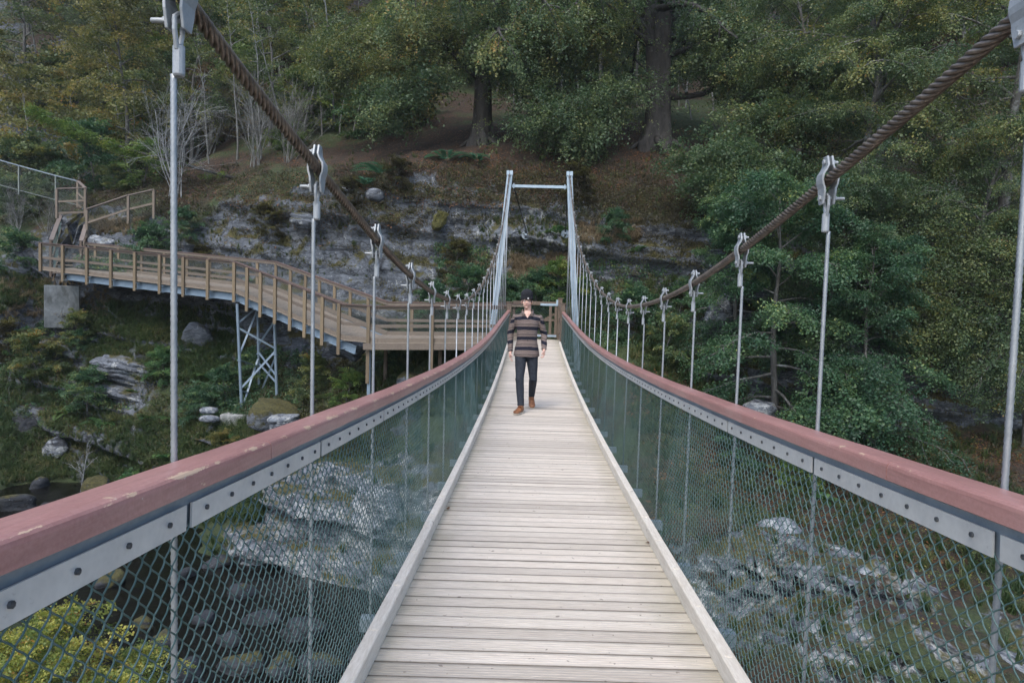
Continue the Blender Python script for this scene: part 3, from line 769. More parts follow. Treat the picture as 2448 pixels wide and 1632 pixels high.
# lattice trestle of three tubes
tr = empty('steel_trestle', atn(600, 900, 25), 'tall blue-grey galvanised lattice trestle holding up the bend of the boardwalk', 'trestle')
T1 = (atn(567, 726, 24.9), atn(578, 985, 24.9)); T2 = (atn(616, 745, 26.2), atn(620, 950, 26.2)); T3 = (atn(656, 790, 25.2), atn(661, 922, 25.2))
tops = [T1[0], T2[0]+Vector((0, 0, .2)), T3[0]+Vector((0, 0, .35))]
legs = [(tops[i], b) for i, b in enumerate((T1[1], T2[1], T3[1]))]
for a, b in legs:
    mb = MB(); d = (b-a).normalized(); mb.tube([a, b+d*.35], .055, 10)
    m_ = a.lerp(b, .52); mb.lathe([(.085, -.02), (.085, .02)], m_, 12); l = build('leg', mb, 'beam_steel', tr, smooth=False)
def on(i, t): return legs[i][0].lerp(legs[i][1], t)
for (i, t, j, u) in ((0, .18, 1, .0), (0, .22, 2, .42), (0, .47, 1, .02), (1, .42, 2, .0), (0, .78, 2, .46), (0, .52, 1, .66), (1, .5, 2, .84), (0, .98, 1, .55), (0, .80, 1, .98), (1, .98, 2, .55), (2, .95, 1, .62)):
    mb = MB(); mb.beam(on(i, t), on(j, u), .07, .02, up=(0, 1, 0)); build('brace', mb, 'beam_steel', tr)
# concrete pier and footing
pc = atn(136, 715, 28.9); 
pier = MB(); zt_ = atn(136, 682, 28.4).z; zb_ = atn(136, 750, 28.4).z-.6
xL, xR = atn(90, 700, 28.4).x, atn(182, 700, 28.4).x
pier.box(((xL+xR)/2, 28.75, (zt_+zb_)/2), ((xR-xL)*.76, .9, zt_-zb_), Matrix.Rotation(.56, 3, 'Z'))
o = build('concrete_pier', pier, 'pier_concrete', None, bevel=.03); tag(o, 'stained grey concrete block under the left end of the boardwalk', 'pier')
ft = MB(); c = atn(600, 1003, 24.7); ft.box((c.x, 24.9, c.z-.15), (2.0, 1.3, .8), Matrix.Rotation(.12, 3, 'Z'))
o = build('concrete_footing', ft, 'concrete', None, bevel=.04); tag(o, 'weathered concrete footing beneath the nearest leg of the steel trestle', 'footing')

# timber stair behind the pier and its sloping rails
st = empty('timber_stair', atn(150, 640, 30), 'steep timber stair with pale sloping handrails rising behind the left end of the boardwalk', 'stair')
sl0, sl1 = atn(122, 574, 30.2), atn(146, 511, 33.4)     # left rail bottom, top
sr0, sr1 = atn(194, 576, 30.2), atn(213, 512, 33.0)
bl = atn(130, 652, 29.9); br = atn(192, 650, 29.9)
tl = atn(150, 575, 33.2); tr_ = atn(205, 574, 33.0)
n = 10
for i in range(n):
    t = i/(n-1); a = bl.lerp(tl, t); b = br.lerp(tr_, t); b.z = a.z
    mb = MB(); mb.beam(a, b, .30, .05); build('tread', mb, 'walk_timber', st)
for a, b in ((bl, tl), (br, tr_)):
    mb = MB(); mb.beam(a-Vector((0, 0, .1)), b-Vector((0, 0, .1)), .05, .28); build('stringer', mb, 'gate_timber', st)
for a, b, pa, pb in ((sl0, sl1, bl, tl), (sr0, sr1, br, tr_)):
    mb = MB(); mb.beam(a, b, .17, .045); build('handrail', mb, 'old_timber', st)
    mb = MB(); mb.beam(a.lerp(pa, .5), b.lerp(pb, .5), .05, .09); build('mid_rail', mb, 'walk_timber', st)
    for t in (0, .5, 1):
        mb = MB(); p = a.lerp(b, t); q = pa.lerp(pb, t); mb.box((p.x, p.y, (p.z+q.z)/2-.1), (.1, .1, p.z-q.z+.15)); build('post', mb, 'gate_timber', st)
net([bl+Vector((.0, 0, .1)), tl+Vector((0, 0, .1))], [sl0, sl1], .09, .0025, 'mesh_green', 'mesh_panel', st)
# railings above the stair
def railing(name, label, pts, hs, mats, group=None, mesh=True, mids=(.5,), rw=.14):
    e = empty(name, pts[0], label, 'railing', group)
    mb = MB(); poly_beam(mb, pts, rw, .045 if rw > .1 else .05); build('handrail', mb, mats[0], e)
    for m_ in mids:
        mb = MB(); poly_beam(mb, pts, .04, .09 if rw > .1 else .04, (0, 0, -hs*m_)); build('mid_rail', mb, mats[1], e)
    for p in pts:
        mb = MB(); mb.box((p.x, p.y, p.z-hs/2-.1), (.1 if rw > .1 else .06, .1 if rw > .1 else .06, hs+.15)); build('post', mb, mats[1], e)
    if mesh: net([Vector(p)-Vector((0, 0, hs)) for p in pts], pts, .12, .0018, 'fence_mesh_grey', 'mesh_panel', e)
railing('path_railing', 'weathered timber railing running uphill to the right from the stair head', [atn(208, 500, 31.4), atn(307, 467, 31.0), atn(368, 453, 31.2)], 1.15, ('old_timber', 'walk_timber'), mids=(.55,))
railing('landing_railing', 'boxy timber railing panel with green mesh at the stair head', [atn(136, 451, 31.6), atn(204, 449, 32.0), atn(186, 433, 33.6)], 1.2, ('old_timber', 'walk_timber'), mids=(.5, .95))
railing('cliff_fence', 'pale grey handrail fence running off the left edge above the stair', [atn(186, 433, 33.6), atn(133, 420, 33.2), atn(45, 396, 32.6), atn(-60, 366, 31.8)], 1.2, ('channel_steel', 'fence_mesh_grey'), mids=(.98,), rw=.07)

# ================================================================== TERRAIN
def _h(i, j, k, seed):
    n = (i*374761393+j*668265263+k*2147483647+seed*1274126177) & 0xffffffff
    n = ((n ^ (n >> 13))*1274126177) & 0xffffffff
    return ((n ^ (n >> 16)) & 0xffff)/65535.0
def vnoise(x, y, z, seed=0):
    xi, yi, zi = (np.floor(a).astype(np.int64) for a in (x, y, z))
    fx, fy, fz = x-xi, y-yi, z-zi
    fx, fy, fz = (f*f*(3-2*f) for f in (fx, fy, fz))
    r = 0
    for a in (0, 1):
        for b in (0, 1):
            for c in (0, 1):
                r = r+_h(xi+a, yi+b, zi+c, seed)*(fx if a else 1-fx)*(fy if b else 1-fy)*(fz if c else 1-fz)
    return r*2-1
def fbm(x, y, z, o=4, seed=0, g=.5):
    s = 0; a = 1; f = 1; t = 0
    for i in range(o): s = s+a*vnoise(x*f, y*f, z*f, seed+i); t += a; a *= g; f *= 2.03
    return s/t
CTRL = []
def C(x, y, Y): p = at(x, y, Y); CTRL.append((p.x, p.y, p.z))
def Cw(x, y, z): CTRL.append((x, y, z))
# crag: top edge and foot
top = [(150, 500, 31.5), (300, 520, 30.6), (430, 528, 30.0), (520, 515, 29.6), (620, 480, 29), (720, 500, 28.6), (800, 505, 28.2), (880, 445, 27.8), (1000, 470, 27.4), (1100, 485, 27), (1250, 485, 26.6), (1400, 505, 26), (1550, 525, 25.4), (1700, 560, 24.4), (1850, 620, 23.6), (2100, 660, 23), (2340, 660, 23)]
foot = [(180, 690, 30.6), (300, 712, 30), (430, 722, 29.4), (520, 760, 28.6), (640, 800, 28), (740, 800, 27.6), (830, 780, 27.2), (900, 690, 27), (1000, 660, 26.6), (1100, 650, 26.2), (1250, 640, 25.9), (1400, 650, 25.3), (1550, 740, 24.6), (1700, 900, 23.4), (1850, 960, 22.4), (2100, 990, 21.8), (2340, 1000, 21.8)]
for p in top+foot: C(*p)
for p in [(1100, 335, 33.5), (1510, 340, 33), (1300, 250, 43), (1300, 400, 29.6), (1700, 300, 37), (1450, 180, 55), (2000, 380, 34), (2300, 330, 37), (900, 350, 34.5), (700, 385, 33), (850, 420, 29.6), (600, 430, 31.2), (600, 200, 50), (300, 430, 35), (300, 250, 48), (50, 440, 37), (50, 200, 52), (150, 40, 80), (1200, 60, 85), (2300, 40, 75), (1800, 470, 27.5), (450, 470, 32.2), (1500, 430, 28.4), (2250, 560, 26),
          # ground in front of the crag
          (1000, 700, 24.9), (1000, 850, 22.2), (900, 800, 24.2), (1250, 690, 25.0), (1200, 740, 24.4), (1380, 720, 24.5), (1450, 860, 21.8), (1560, 930, 20.8), (1650, 1010, 19.6), (1500, 1000, 18.8), (1380, 1020, 18.6),
          (1250, 850, 22.5), (1600, 1110, 17.6), (1900, 1150, 18.3), (2200, 1060, 19.9), (1650, 1300, 13.6), (1900, 1290, 14.3), (2200, 1390, 12), (2330, 1540, 9.5), (1750, 1568, 9.6), (1500, 1250, 14.8), (1250, 1100, 17.2),
          (555, 948, 24.7), (640, 890, 25.8), (480, 965, 24.3), (700, 960, 22.8), (860, 905, 22.6), (760, 880, 24.0), (900, 1010, 20.8), (700, 1050, 20.9), (850, 1060, 20.2), (640, 1082, 18.7), (760, 1090, 18.4), (900, 1105, 18.2), (1000, 1140, 17.7), (700, 1340, 16.9), (790, 1365, 16.5), (880, 1420, 15.8), (960, 1500, 14.8), (610, 1310, 17.4),
          (125, 706, 28.6), (30, 695, 30), (250, 706, 29.0), (350, 775, 28), (300, 820, 27.4), (300, 885, 26.8), (420, 905, 26.3), (100, 860, 27.8), (100, 955, 26.8), (300, 1000, 25.2), (450, 1050, 23.6), (150, 1080, 25.6), (560, 1060, 22.6), (250, 1140, 24.2), (350, 1180, 22.4), (520, 1160, 21)]: C(*p)
# river bed, near banks, far corners
for p in [(3, 5, -8.2), (9, 3, -8.2), (-3, 11, -8.2), (-6.5, 15.0, -8.2), (-9, 16.8, -8.2), (-12.5, 20.5, -8.0), (-16, 24, -7.9), (-22, 31, -8.2), (-30, 40, -8.2), (16, 0, -8.2), (26, -4, -8.5),
          (-7.5, 9, -5.3), (-12, 13, -5.4), (-18, 18, -4.5), (-26, 26, -3.5), (0, 0, -4.6), (6, -3, -4), (-6, 2, -3.5), (-20, 5, 0), (-30, 15, 3), (8, 9, -5.6), (12, 12, -5.2), (14, 18, -4), (20, 10, -3), (26, 20, 3), (30, 5, 2),
          (45, 90, 42), (-50, 90, 62), (-60, 70, 50), (0, 95, 42), (45, 50, 24), (-48, 50, 16), (-40, 36, 4), (32, 30, 7), (0, -8, -1), (25, -10, -2), (-25, -8, 4)]: Cw(*p)
CT = np.array(CTRL)
def _solve():
    n = len(CT); d = np.linalg.norm(CT[:, None, :2]-CT[None, :, :2], axis=-1)
    A = np.zeros((n+3, n+3)); A[:n, :n] = d-np.eye(n)*.05; A[:n, n] = 1; A[:n, n+1:] = CT[:, :2]; A[n, :n] = 1; A[n+1:, :n] = CT[:, :2].T
    return np.linalg.solve(A, np.concatenate([CT[:, 2], np.zeros(3)]))
WT = _solve()
def hraw(x, y):
    x = np.asarray(x, float); y = np.asarray(y, float); sh = x.shape; x = x.ravel(); y = y.ravel(); out = np.empty(len(x))
    for i in range(0, len(x), 60000):
        a, b = x[i:i+60000], y[i:i+60000]
        out[i:i+60000] = np.hypot(a[:, None]-CT[:, 0], b[:, None]-CT[:, 1])@WT[:-3]+WT[-3]+WT[-2]*a+WT[-1]*b
    return out.reshape(sh)
# coarse lookup for placing plants
GX = np.arange(-48, 46.01, .5); GYY = np.arange(-8, 96.01, .5)
HG = hraw(*np.meshgrid(GX, GYY))
def hz(x, y):
    x = np.asarray(x, float); y = np.asarray(y, float)
    u = np.clip((x-GX[0])/.5, 0, len(GX)-1.001); v = np.clip((y-GYY[0])/.5, 0, len(GYY)-1.001)
    i = u.astype(int); j = v.astype(int); a = u-i; b = v-j
    return HG[j, i]*(1-a)*(1-b)+HG[j, i+1]*a*(1-b)+HG[j+1, i]*(1-a)*b+HG[j+1, i+1]*a*b
def make_terrain():
    xs = np.concatenate([np.arange(-48, -20, .35), np.arange(-20, 14, .115), np.arange(14, 46, .35)])
    yy = np.concatenate([np.arange(-8, 6, .25), np.arange(6, 34, .06), np.arange(34, 96, .3)])
    H = hraw(*np.meshgrid(xs, yy)).T                        # columns
    H = H+.18*fbm(xs[:, None]*.5, yy[None]*.5, 0*H, 4, 3)*(1+0*H)
    XX, YY_ = xs[:, None]+0*yy[None], yy[None]+0*xs[:, None]
    def el(cx_, cy_, rx, ry, p=1.0):
        q = np.hypot((XX-cx_)/rx, (YY_-cy_)/ry)+.22*fbm(XX*.6, YY_*.6, 0*XX, 3, 61); return np.clip(1-q**2, 0, 1)**p
    zr_ = np.clip(el(5.4, 12.2, 3.4, 3.6)*3, 0, 1)
    H = H+.75*el(5.2, 13.2, 2.8, 1.7, .6)+.35*el(5.0, 10.6, 2.2, 1.6, .6)+.4*el(3.6, 15.8, 1.8, 1.4, .5)
    tb = H+.30*XX-.10*YY_+.12*fbm(XX*.8, YY_*.8, 0*XX, 3, 71); st_ = .27*(1+0*XX); tt = tb/st_; fr = tt-np.floor(tt); sm = np.clip((fr-.62)/.38, 0, 1)**2; ris = np.clip((fr-.5)/.25, 0, 1)
    H = H+zr_*(.92*((np.floor(tt)+sm)*st_-tb))+zr_*.06*fbm(XX*4, YY_*4, 0*XX, 3, 73)
    zl_ = np.clip(el(-4.6, 17.4, 3.4, 2.6)*3, 0, 1)
    ds = np.hypot(np.diff(yy)[None], np.diff(H, axis=1)); wgt = 1/(.35+np.abs(yy[:-1]-22)*.03)
    s = np.concatenate([np.zeros((len(xs), 1)), np.cumsum(ds*wgt[None], 1)], 1); s /= s[:, -1:]
    R = 560; q = np.linspace(0, 1, R)
    Yn = np.empty((len(xs), R)); Zn = np.empty((len(xs), R))
    for i in range(len(xs)): Yn[i] = np.interp(q, s[i], yy); Zn[i] = np.interp(Yn[i], yy, H[i])
    X = np.repeat(xs[:, None], R, 1)
    P = np.stack([X, Yn, Zn], -1)
    du = np.gradient(P, axis=0); dv = np.gradient(P, axis=1); N = np.cross(du, dv); N /= np.linalg.norm(N, axis=-1, keepdims=True)+1e-9
    N[N[..., 2] < 0] *= -1
    steep = 1-N[..., 2]
    rock = np.clip((steep-.22)/.28, 0, 1)
    rock = rock*rock*(3-2*rock)
    # dipping beds: ledges stand proud by bed
    b = Zn*1.0+.13*X+.35*fbm(X*.25, Yn*.25, Zn*.3, 3, 11)
    t = b*1.55; k = np.floor(t); f = t-k
    r0 = _h(k.astype(np.int64), 3, (np.floor(X*.22)).astype(np.int64)*0, 5); r1_ = _h(k.astype(np.int64)+1, 3, 0, 5)
    e = np.clip((f-.78)/.22, 0, 1); e = e*e*(3-2*e)
    led = r0*(1-e)+r1_*e
    led = led*(.75+.5*vnoise(X*.35, Yn*.35, k, 8))
    blk = vnoise(X*1.1+.3*k, Yn*1.1, k*3.1, 21); blk = np.sign(blk)*np.abs(blk)**.5
    t2 = b*5.2; k2 = np.floor(t2); led2 = _h(k2.astype(np.int64), 7, 0, 9)
    hdir = N.copy(); hdir[..., 2] *= .25
    disp = rock*(1.25*(led-.42)+.20*blk+.16*(led2-.5)+.16*fbm(X*1.6, Yn*1.6, Zn*2.2, 4, 31))
    P = P+hdir*disp[..., None]
    soft = (1-rock)*(.14*fbm(X*1.1, Yn*1.1, 0*X, 4, 41)+.05*fbm(X*4, Yn*4, 0*X, 2, 44))
    P[..., 2] += soft
    zi = lambda Q: np.stack([np.interp(Yn[i], yy, Q[i]) for i in range(len(xs))])
    zrr, zll, rr_ = zi(zr_), zi(zl_), zi(ris)
    mk = np.clip(zrr*(.60+.5*rr_)+.95*fbm(X*.45, Yn*.45, 0*X+9, 3, 83)*zrr*.5+.6*fbm(X*.9, Yn*.9, 0*X, 4, 81)*zrr, 0, 1)
    rock = np.clip(np.maximum(rock, np.maximum(mk*.85, zll*.75)), 0, 1)
    pale = np.clip(zrr*(.38+.42*rr_)+zll*.62+.9*np.exp(-((X+1.5)/5)**2-((Yn-26)/2)**2)*.5, 0, 1)
    green = .5+.45*fbm(X*.18, Yn*.18, 0*X, 3, 51)
    c = lambda x0, y0, r: np.exp(-((X-x0)**2+(Yn-y0)**2)/r**2)
    green = green-.5*c(-2, 32, 5)-.5*c(3, 31, 5)-.4*c(8, 31, 4)-.45*c(-5, 31.5, 3)-.5*c(8, 18, 3)+.7*c(-12, 25, 6)+.6*c(-17, 26, 5)+.6*c(-7, 22.5, 4)+.25*c(-12, 31.5, 3)+.15*c(-4, 23, 3)+.3*c(2, 24, 2)
    n = X.shape[0]; idx = np.arange(n*R).reshape(n, R)
    F = np.stack([idx[:-1, :-1], idx[1:, :-1], idx[1:, 1:], idx[:-1, 1:]], -1).reshape(-1, 4)
    me = mesh_of('hillside_ground', P.reshape(-1, 3), F, 'ground_cover', True, {'rock': rock.ravel()*.9+.1*(steep.ravel() > .3), 'green': green.ravel(), 'pale': pale.ravel()})
    o = link('hillside_ground', me); tag(o, kind='structure'); return P, rock
TP, TROCK = make_terrain()
from mathutils.bvhtree import BVHTree
def ground(x, y):
    """real height of the built ground"""
    r = bvh_hit(x, y); return r if r is not None else float(hz(x, y))
_me = bpy.data.objects['hillside_ground'].data
_bv = BVHTree.FromPolygons([tuple(v) for v in TP.reshape(-1, 3)[::1]], [tuple(p.vertices) for p in _me.polygons])
def bvh_hit(x, y):
    h = _bv.ray_cast(Vector((x, y, 80)), Vector((0, 0, -1))); return h[0].z if h[0] is not None else None
def see(px, py):
    """where the line of sight of a survey mark meets the ground"""
    d = at(px, py, 1.0).normalized(); h = _bv.ray_cast(Vector((0, 0, 0)), d); return h[0]
wm = MB(); n = 60
wx = [-60+i*2 for i in range(55)]
wv = [(x, y, -6.95) for x in (-60, 60) for y in (-30, 60)]
wo = link('river_water', mesh_of('river_water', wv, [(0, 2, 3, 1)], 'dark_water')); tag(wo, kind='structure')

# ---- boulders and slabs
def rock(px, py, Y, size, mat, label, rot=(0, 0, 0), strata=0., seed=1, sub=4, sink=.25, name='boulder', group=None, rough=.2, pos=None, facet=0.):
    bm = bmesh.new(); bmesh.ops.create_icosphere(bm, subdivisions=sub, radius=1)
    V = np.array([v.co[:] for v in bm.verts]); R = np.array(Euler(rot).to_matrix())
    cube = V/np.max(np.abs(V), axis=1, keepdims=True); V = V*(1-.45)+cube*.45*.85
    V = V*(1+rough*1.5*fbm(V[:, 0:1]*1.1, V[:, 1:2]*1.1, V[:, 2:3]*1.1, 3, seed))
    if facet:
        r_ = np.random.default_rng(seed)
        for _ in range(7):
            nrm = r_.normal(size=3); nrm /= np.linalg.norm(nrm); dd = V@nrm; lim = .62+.2*r_.random(); ov = np.clip(dd-lim, 0, None); V = V-nrm[None]*(ov*facet)[:, None]
    V = V*np.array(size)[None]/1.0
    if strata:
        b = V[:, 2]/strata+1.2*fbm(V[:, 0]*.5, V[:, 1]*.5, V[:, 2]*0, 3, seed+3); k = np.floor(b); 
        h = _h(k.astype(np.int64), 1, 0, seed)
        hv = 1-.30*h-.12*(np.abs(b-k-.5) > .38); V[:, 0] *= hv; V[:, 1] *= hv
    V = V+np.stack([fbm(V[:, 0]*2.2, V[:, 1]*2.2, V[:, 2]*3, 4, seed+9), fbm(V[:, 0]*2.2, V[:, 1]*2.2, V[:, 2]*3, 4, seed+19), .6*fbm(V[:, 0]*2.2, V[:, 1]*2.2, V[:, 2]*3, 4, seed+29)], -1)*rough*.55*min(1, max(size))
    V = V@R.T
    for v, c in zip(bm.verts, V): v.co = c
    me = bpy.data.meshes.new(name); bm.to_mesh(me); bm.free(); me.materials.append(MATS[mat])
    me.polygons.foreach_set('use_smooth', np.ones(len(me.polygons), dtype=bool))
    o = link(name, me)
    if pos is None:
        p = see(px, py) if Y is None else at(px, py, Y); o.location = (p.x, p.y+size[1]*.5, p.z+size[2]*(.5-sink)) if Y is None else p
    else: o.location = pos
    return tag(o, label, 'rock', group)
rock(1785, 1235, 14.9, (.62, .5, .5), 'rock_pale', 'rounded white boulder on top of the right outcrop', (0, .2, .2), 0, 16, 4, rough=.22, facet=.5)
rock(1745, 945, 20.8, (.55, .4, .35), 'rock_pale', 'pale rock just above the right handrail', (.2, .1, .4), 0, 20, 4)
rock(285, 852, 27.5, (1.6, .7, .62), 'rock_lichen', 'wide white-streaked rock ledge below the boardwalk', (.1, .16, 0), .22, 21, 5, rough=.22, name='rock_ledge', facet=.4)
rock(280, 902, 26.95, (1.35, .6, .2), 'rock_lichen', 'thin slab lying below the white-streaked ledge', (.1, .22, .05), .12, 22, 4, rough=.15, name='rock_ledge')
rock(480, 942, 24.2, (.33, .25, .13), 'rock_pale', 'upper of two flat stones beside the concrete footing', (0, 0, .2), 0, 23, 3, rough=.12, name='stone')
rock(482, 962, 23.9, (.36, .28, .13), 'rock_pale', 'lower of two flat stones beside the concrete footing', (0, .05, 0), 0, 24, 3, rough=.12, name='stone')
rock(655, 975, 22.6, (.72, .5, .42), 'rock_pale', 'jagged white rock behind the left handrail', (.1, -.1, .2), .2, 25, 4, rough=.25, facet=.6)
rock(640, 960, 23.6, (1.1, .7, .62), 'rock_mossy', 'moss-covered boulder at the foot of the trestle', (0, .3, .2), 0, 26, 4, rough=.2)
rock(800, 800, 25.4, (.9, .6, .5), 'rock_grey', 'grey cracked boulder under the foot of the ramp', (.1, .3, .2), .3, 27, 4, rough=.2, facet=.7)
rock(950, 880, 22.0, (.55, .4, .35), 'rock_mossy', 'small mossy boulder behind the fourth left hanger', (.1, .3, .2), 0, 28, 4, rough=.2)
rock(235, 562, 30.9, (.72, .5, .48), 'rock_pale', 'white angular boulder beside the timber stair', (0, .1, .2), 0, 29, 4, rough=.12, facet=.9, sink=.1)
rock(172, 520, 33.3, (.75, .6, .62), 'rock_grey', 'dark bedded rock standing at the head of the stair', (0, .1, .2), .3, 30, 4, rough=.2, facet=.6)
rock(455, 770, 28.2, (.62, .4, .62), 'rock_grey', 'brown-grey boulder on the grassy bank under the boardwalk', (0, .3, .2), 0, 31, 4, rough=.2, facet=.6)
rock(60, 1000, 26.6, (1.3, .8, 1.3), 'rock_wet', 'dark wet rock wall at the left edge above the river', (0, .1, .2), .5, 32, 4, rough=.25, facet=.6, name='rock_outcrop')
rock(130, 1030, 25.8, (.42, .3, .45), 'rock_pale', 'small white rock at the foot of the dark wet wall', (0, .3, .2), 0, 33, 4, rough=.25, facet=.6)
#rock(100, 985, 26.2, (.4, .3, .35), 'rock_lichen', 'bluish rock between the wet wall and the sapling', (0, .3, .5), 0, 34, 4, rough=.25, facet=.6)
rock(232, 1012, 25, (.13, .1, .1), 'rock_pale', 'lone pale stone in the grass below the sapling', (0, 0, 0), 0, 35, 3, rough=.15, name='stone')
rock(215, 1120, 23.8, (.5, .4, .45), 'rock_mossy', 'green-topped rock at the water behind the left handrail', (0, .3, .5), 0, 36, 4, rough=.25, facet=.5)
rock(330, 1372, 16.6, (.55, .45, .3), 'rock_pale', 'white rock in the rapids seen through the near mesh', (0, .3, .5), 0, 37, 4, rough=.25, facet=.5)
rock(560, 1540, 12.6, (.5, .4, .35), 'rock_river', 'mossy rock at the bottom left beside the dark water', (0, .1, .5), 0, 38, 4, rough=.25, facet=.5)
rock(862, 448, 28.0, (.34, .3, .3), 'rock_grey', 'round grey rock perched on the crag edge under the ferns', (0, .1, .9), 0, 40, 3, rough=.15)
rock(700, 508, 28.2, (.72, .4, .34), 'rock_grey', 'smooth blue-grey rock at the crag top left of the cable', (0, .1, 0), .3, 41, 4, rough=.15, facet=.5)
rock(1010, 505, 26.95, (.27, .24, .36), 'moss_yellow', 'bright mossy cushion hanging on the crag left of the tower', (0, .3, .4), 0, 42, 5, rough=.42, name='moss_cushion')
rock(800, 437, 29.2, (.3, .16, .12), 'rock_pale', 'small white stone on the slope beside the brown cable', (0, .3, 0), 0, 43, 3, rough=.25, name='stone', facet=.6)
rock(1650, 720, 23.6, (.6, .5, .9), 'rock_lichen', 'fractured rock rib behind the right hangers', (0, .5, .3), .25, 44, 4, rough=.25, facet=.6, name='rock_outcrop')

rock(870, 1180, 17.4, (.9, .7, .75), 'rock_pale', 'squarish pale block on the rock face beside the left kerb', (.1, .2, .5), .4, 50, 4, rough=.22, facet=.8)
rock(930, 1330, 15.9, (.8, .6, .6), 'rock_grey', 'blue-grey block low in the gorge beside the left kerb', (.2, .1, .2), .35, 51, 4, rough=.22, facet=.8)
rock(1990, 1345, 12.4, (.75, .45, .38), 'rock_lichen', 'upright ribbed slab at the right end of the bedded outcrop', (.1, -.5, .3), .12, 52, 4, rough=.2, facet=.5)
rock(1560, 1180, 17.0, (.6, .45, .4), 'rock_lichen', 'grey lichen-spotted rock close to the right kerb', (.1, .2, .3), .2, 53, 4, rough=.22, facet=.6)
wetr = np.random.default_rng(91); k_ = 0
for px, py, s in ((430, 1560, .5), (530, 1480, .4), (610, 1430, .4), (650, 1540, .45), (470, 1430, .4), (380, 1480, .45), (560, 1370, .45), (250, 1340, .5), (420, 1330, .4), (500, 1300, .5), (700, 1460, .5), (330, 1440, .35), (120, 1190, .6), (40, 1170, .7), (90, 1120, .5), (200, 1190, .45), (740, 1540, .5), (860, 1530, .6), (20, 1090, .8), (290, 1270, .5)):
    p = at(px, py, 1.0); Yw = -7.0/p.z; p = p*Yw
    o = rock(0, 0, 1, (s*wetr.uniform(.8, 1.3), s*wetr.uniform(.5, .9), s*wetr.uniform(.4, .8)), ['rock_wet', 'rock_wet', 'rock_wet', 'rock_river'][k_ % 4], 'dark half-drowned rock in the black river below the left mesh', (wetr.normal(0, .2), wetr.normal(0, .2), wetr.uniform(0, 3)), .3, 100+k_, 3, rough=.25, name='river_rock', group='rocks standing in the river', pos=(p.x, p.y, -7.0+s*.15), facet=.7); k_ += 1

# ================================================================== PLANTS
def quads(n): return np.arange(n*4, dtype=np.int32).reshape(n, 4)
def leaf_quads(cen, ax, nor, ln, wd):
    """leaf blades: kite quads, centre/axis/normal arrays, length and width arrays"""
    ax = ax/np.linalg.norm(ax, axis=-1, keepdims=True); sd = np.cross(nor, ax); sd /= np.linalg.norm(sd, axis=-1, keepdims=True)+1e-9
    l = ln[:, None]; w = wd[:, None]
    return np.stack([cen-ax*l*.5, cen+sd*w*.5+ax*l*.08, cen+ax*l*.5, cen-sd*w*.5+ax*l*.08], 1)   # n,4,3
def spray(r, n, L, W, leaf, flat=.75, droop=.45, jit=.09, aspect=.72):
    t = np.sort(r.random(n)); side = np.where(np.arange(n) % 2, 1, -1)
    x = t*L; y = side*(W*(1-.55*t))*r.uniform(.15, 1, n); z = -droop*x*x/L+r.normal(0, jit, n)*L
    c = np.stack([x, y, z-np.abs(y)*.15], -1)
    ax = np.stack([.55+0*x, side*.9, r.normal(-.25, .3, n)], -1)+r.normal(0, .3, (n, 3))
    nor = np.stack([r.normal(0, flat, n), r.normal(0, flat, n), np.ones(n)], -1)
    s = leaf*r.uniform(.6, 1.2, n)
    return leaf_quads(c, ax, nor, s, s*aspect)
def frames(d, up=None):
    d = d/np.linalg.norm(d, axis=-1, keepdims=True)
    u0 = np.tile(np.array([0, 0, 1.]), (len(d), 1)) if up is None else up
    s = np.cross(u0, d); s /= np.linalg.norm(s, axis=-1, keepdims=True)+1e-6; u = np.cross(d, s)
    return np.stack([d, s, u], -1)           # columns
def spread(temps, pos, d, scale, r, tint, roll=.5):
    """place spray templates at pos pointing along d"""
    V = []; A = []
    R = frames(d); a = r.normal(0, roll, len(pos)); ca, sa = np.cos(a), np.sin(a)
    s2 = R[:, :, 1]*ca[:, None]+R[:, :, 2]*sa[:, None]; u2 = -R[:, :, 1]*sa[:, None]+R[:, :, 2]*ca[:, None]
    R = np.stack([R[:, :, 0], s2, u2], -1); which = r.integers(0, len(temps), len(pos))
    for k, T in enumerate(temps):
        m = which == k
        if not m.any(): continue
        v = np.einsum('nij,lqj->nlqi', R[m]*scale[m][:, None, None], T)+pos[m][:, None, None, :]
        V.append(v.reshape(-1, 3)); nl = T.shape[0]
        A.append(np.repeat(np.clip(tint[m][:, None]+r.normal(0, .09, (m.sum(), nl)), 0, 1).ravel(), 4))
    V = np.concatenate(V); return V, np.concatenate(A)
class Tree:
    def __init__(s, seed): s.r = np.random.default_rng(seed); s.w = MB(); s.P = []; s.D = []; s.S = []
def curve_branch(r, p, d, L, n, droop, wob):
    pts = [p.copy()]; d = d/np.linalg.norm(d)
    for i in range(n):
        d = d+r.normal(0, wob, 3)+np.array([0, 0, -droop/n]); d /= np.linalg.norm(d); pts.append(pts[-1]+d*L/n)
    return np.array(pts)
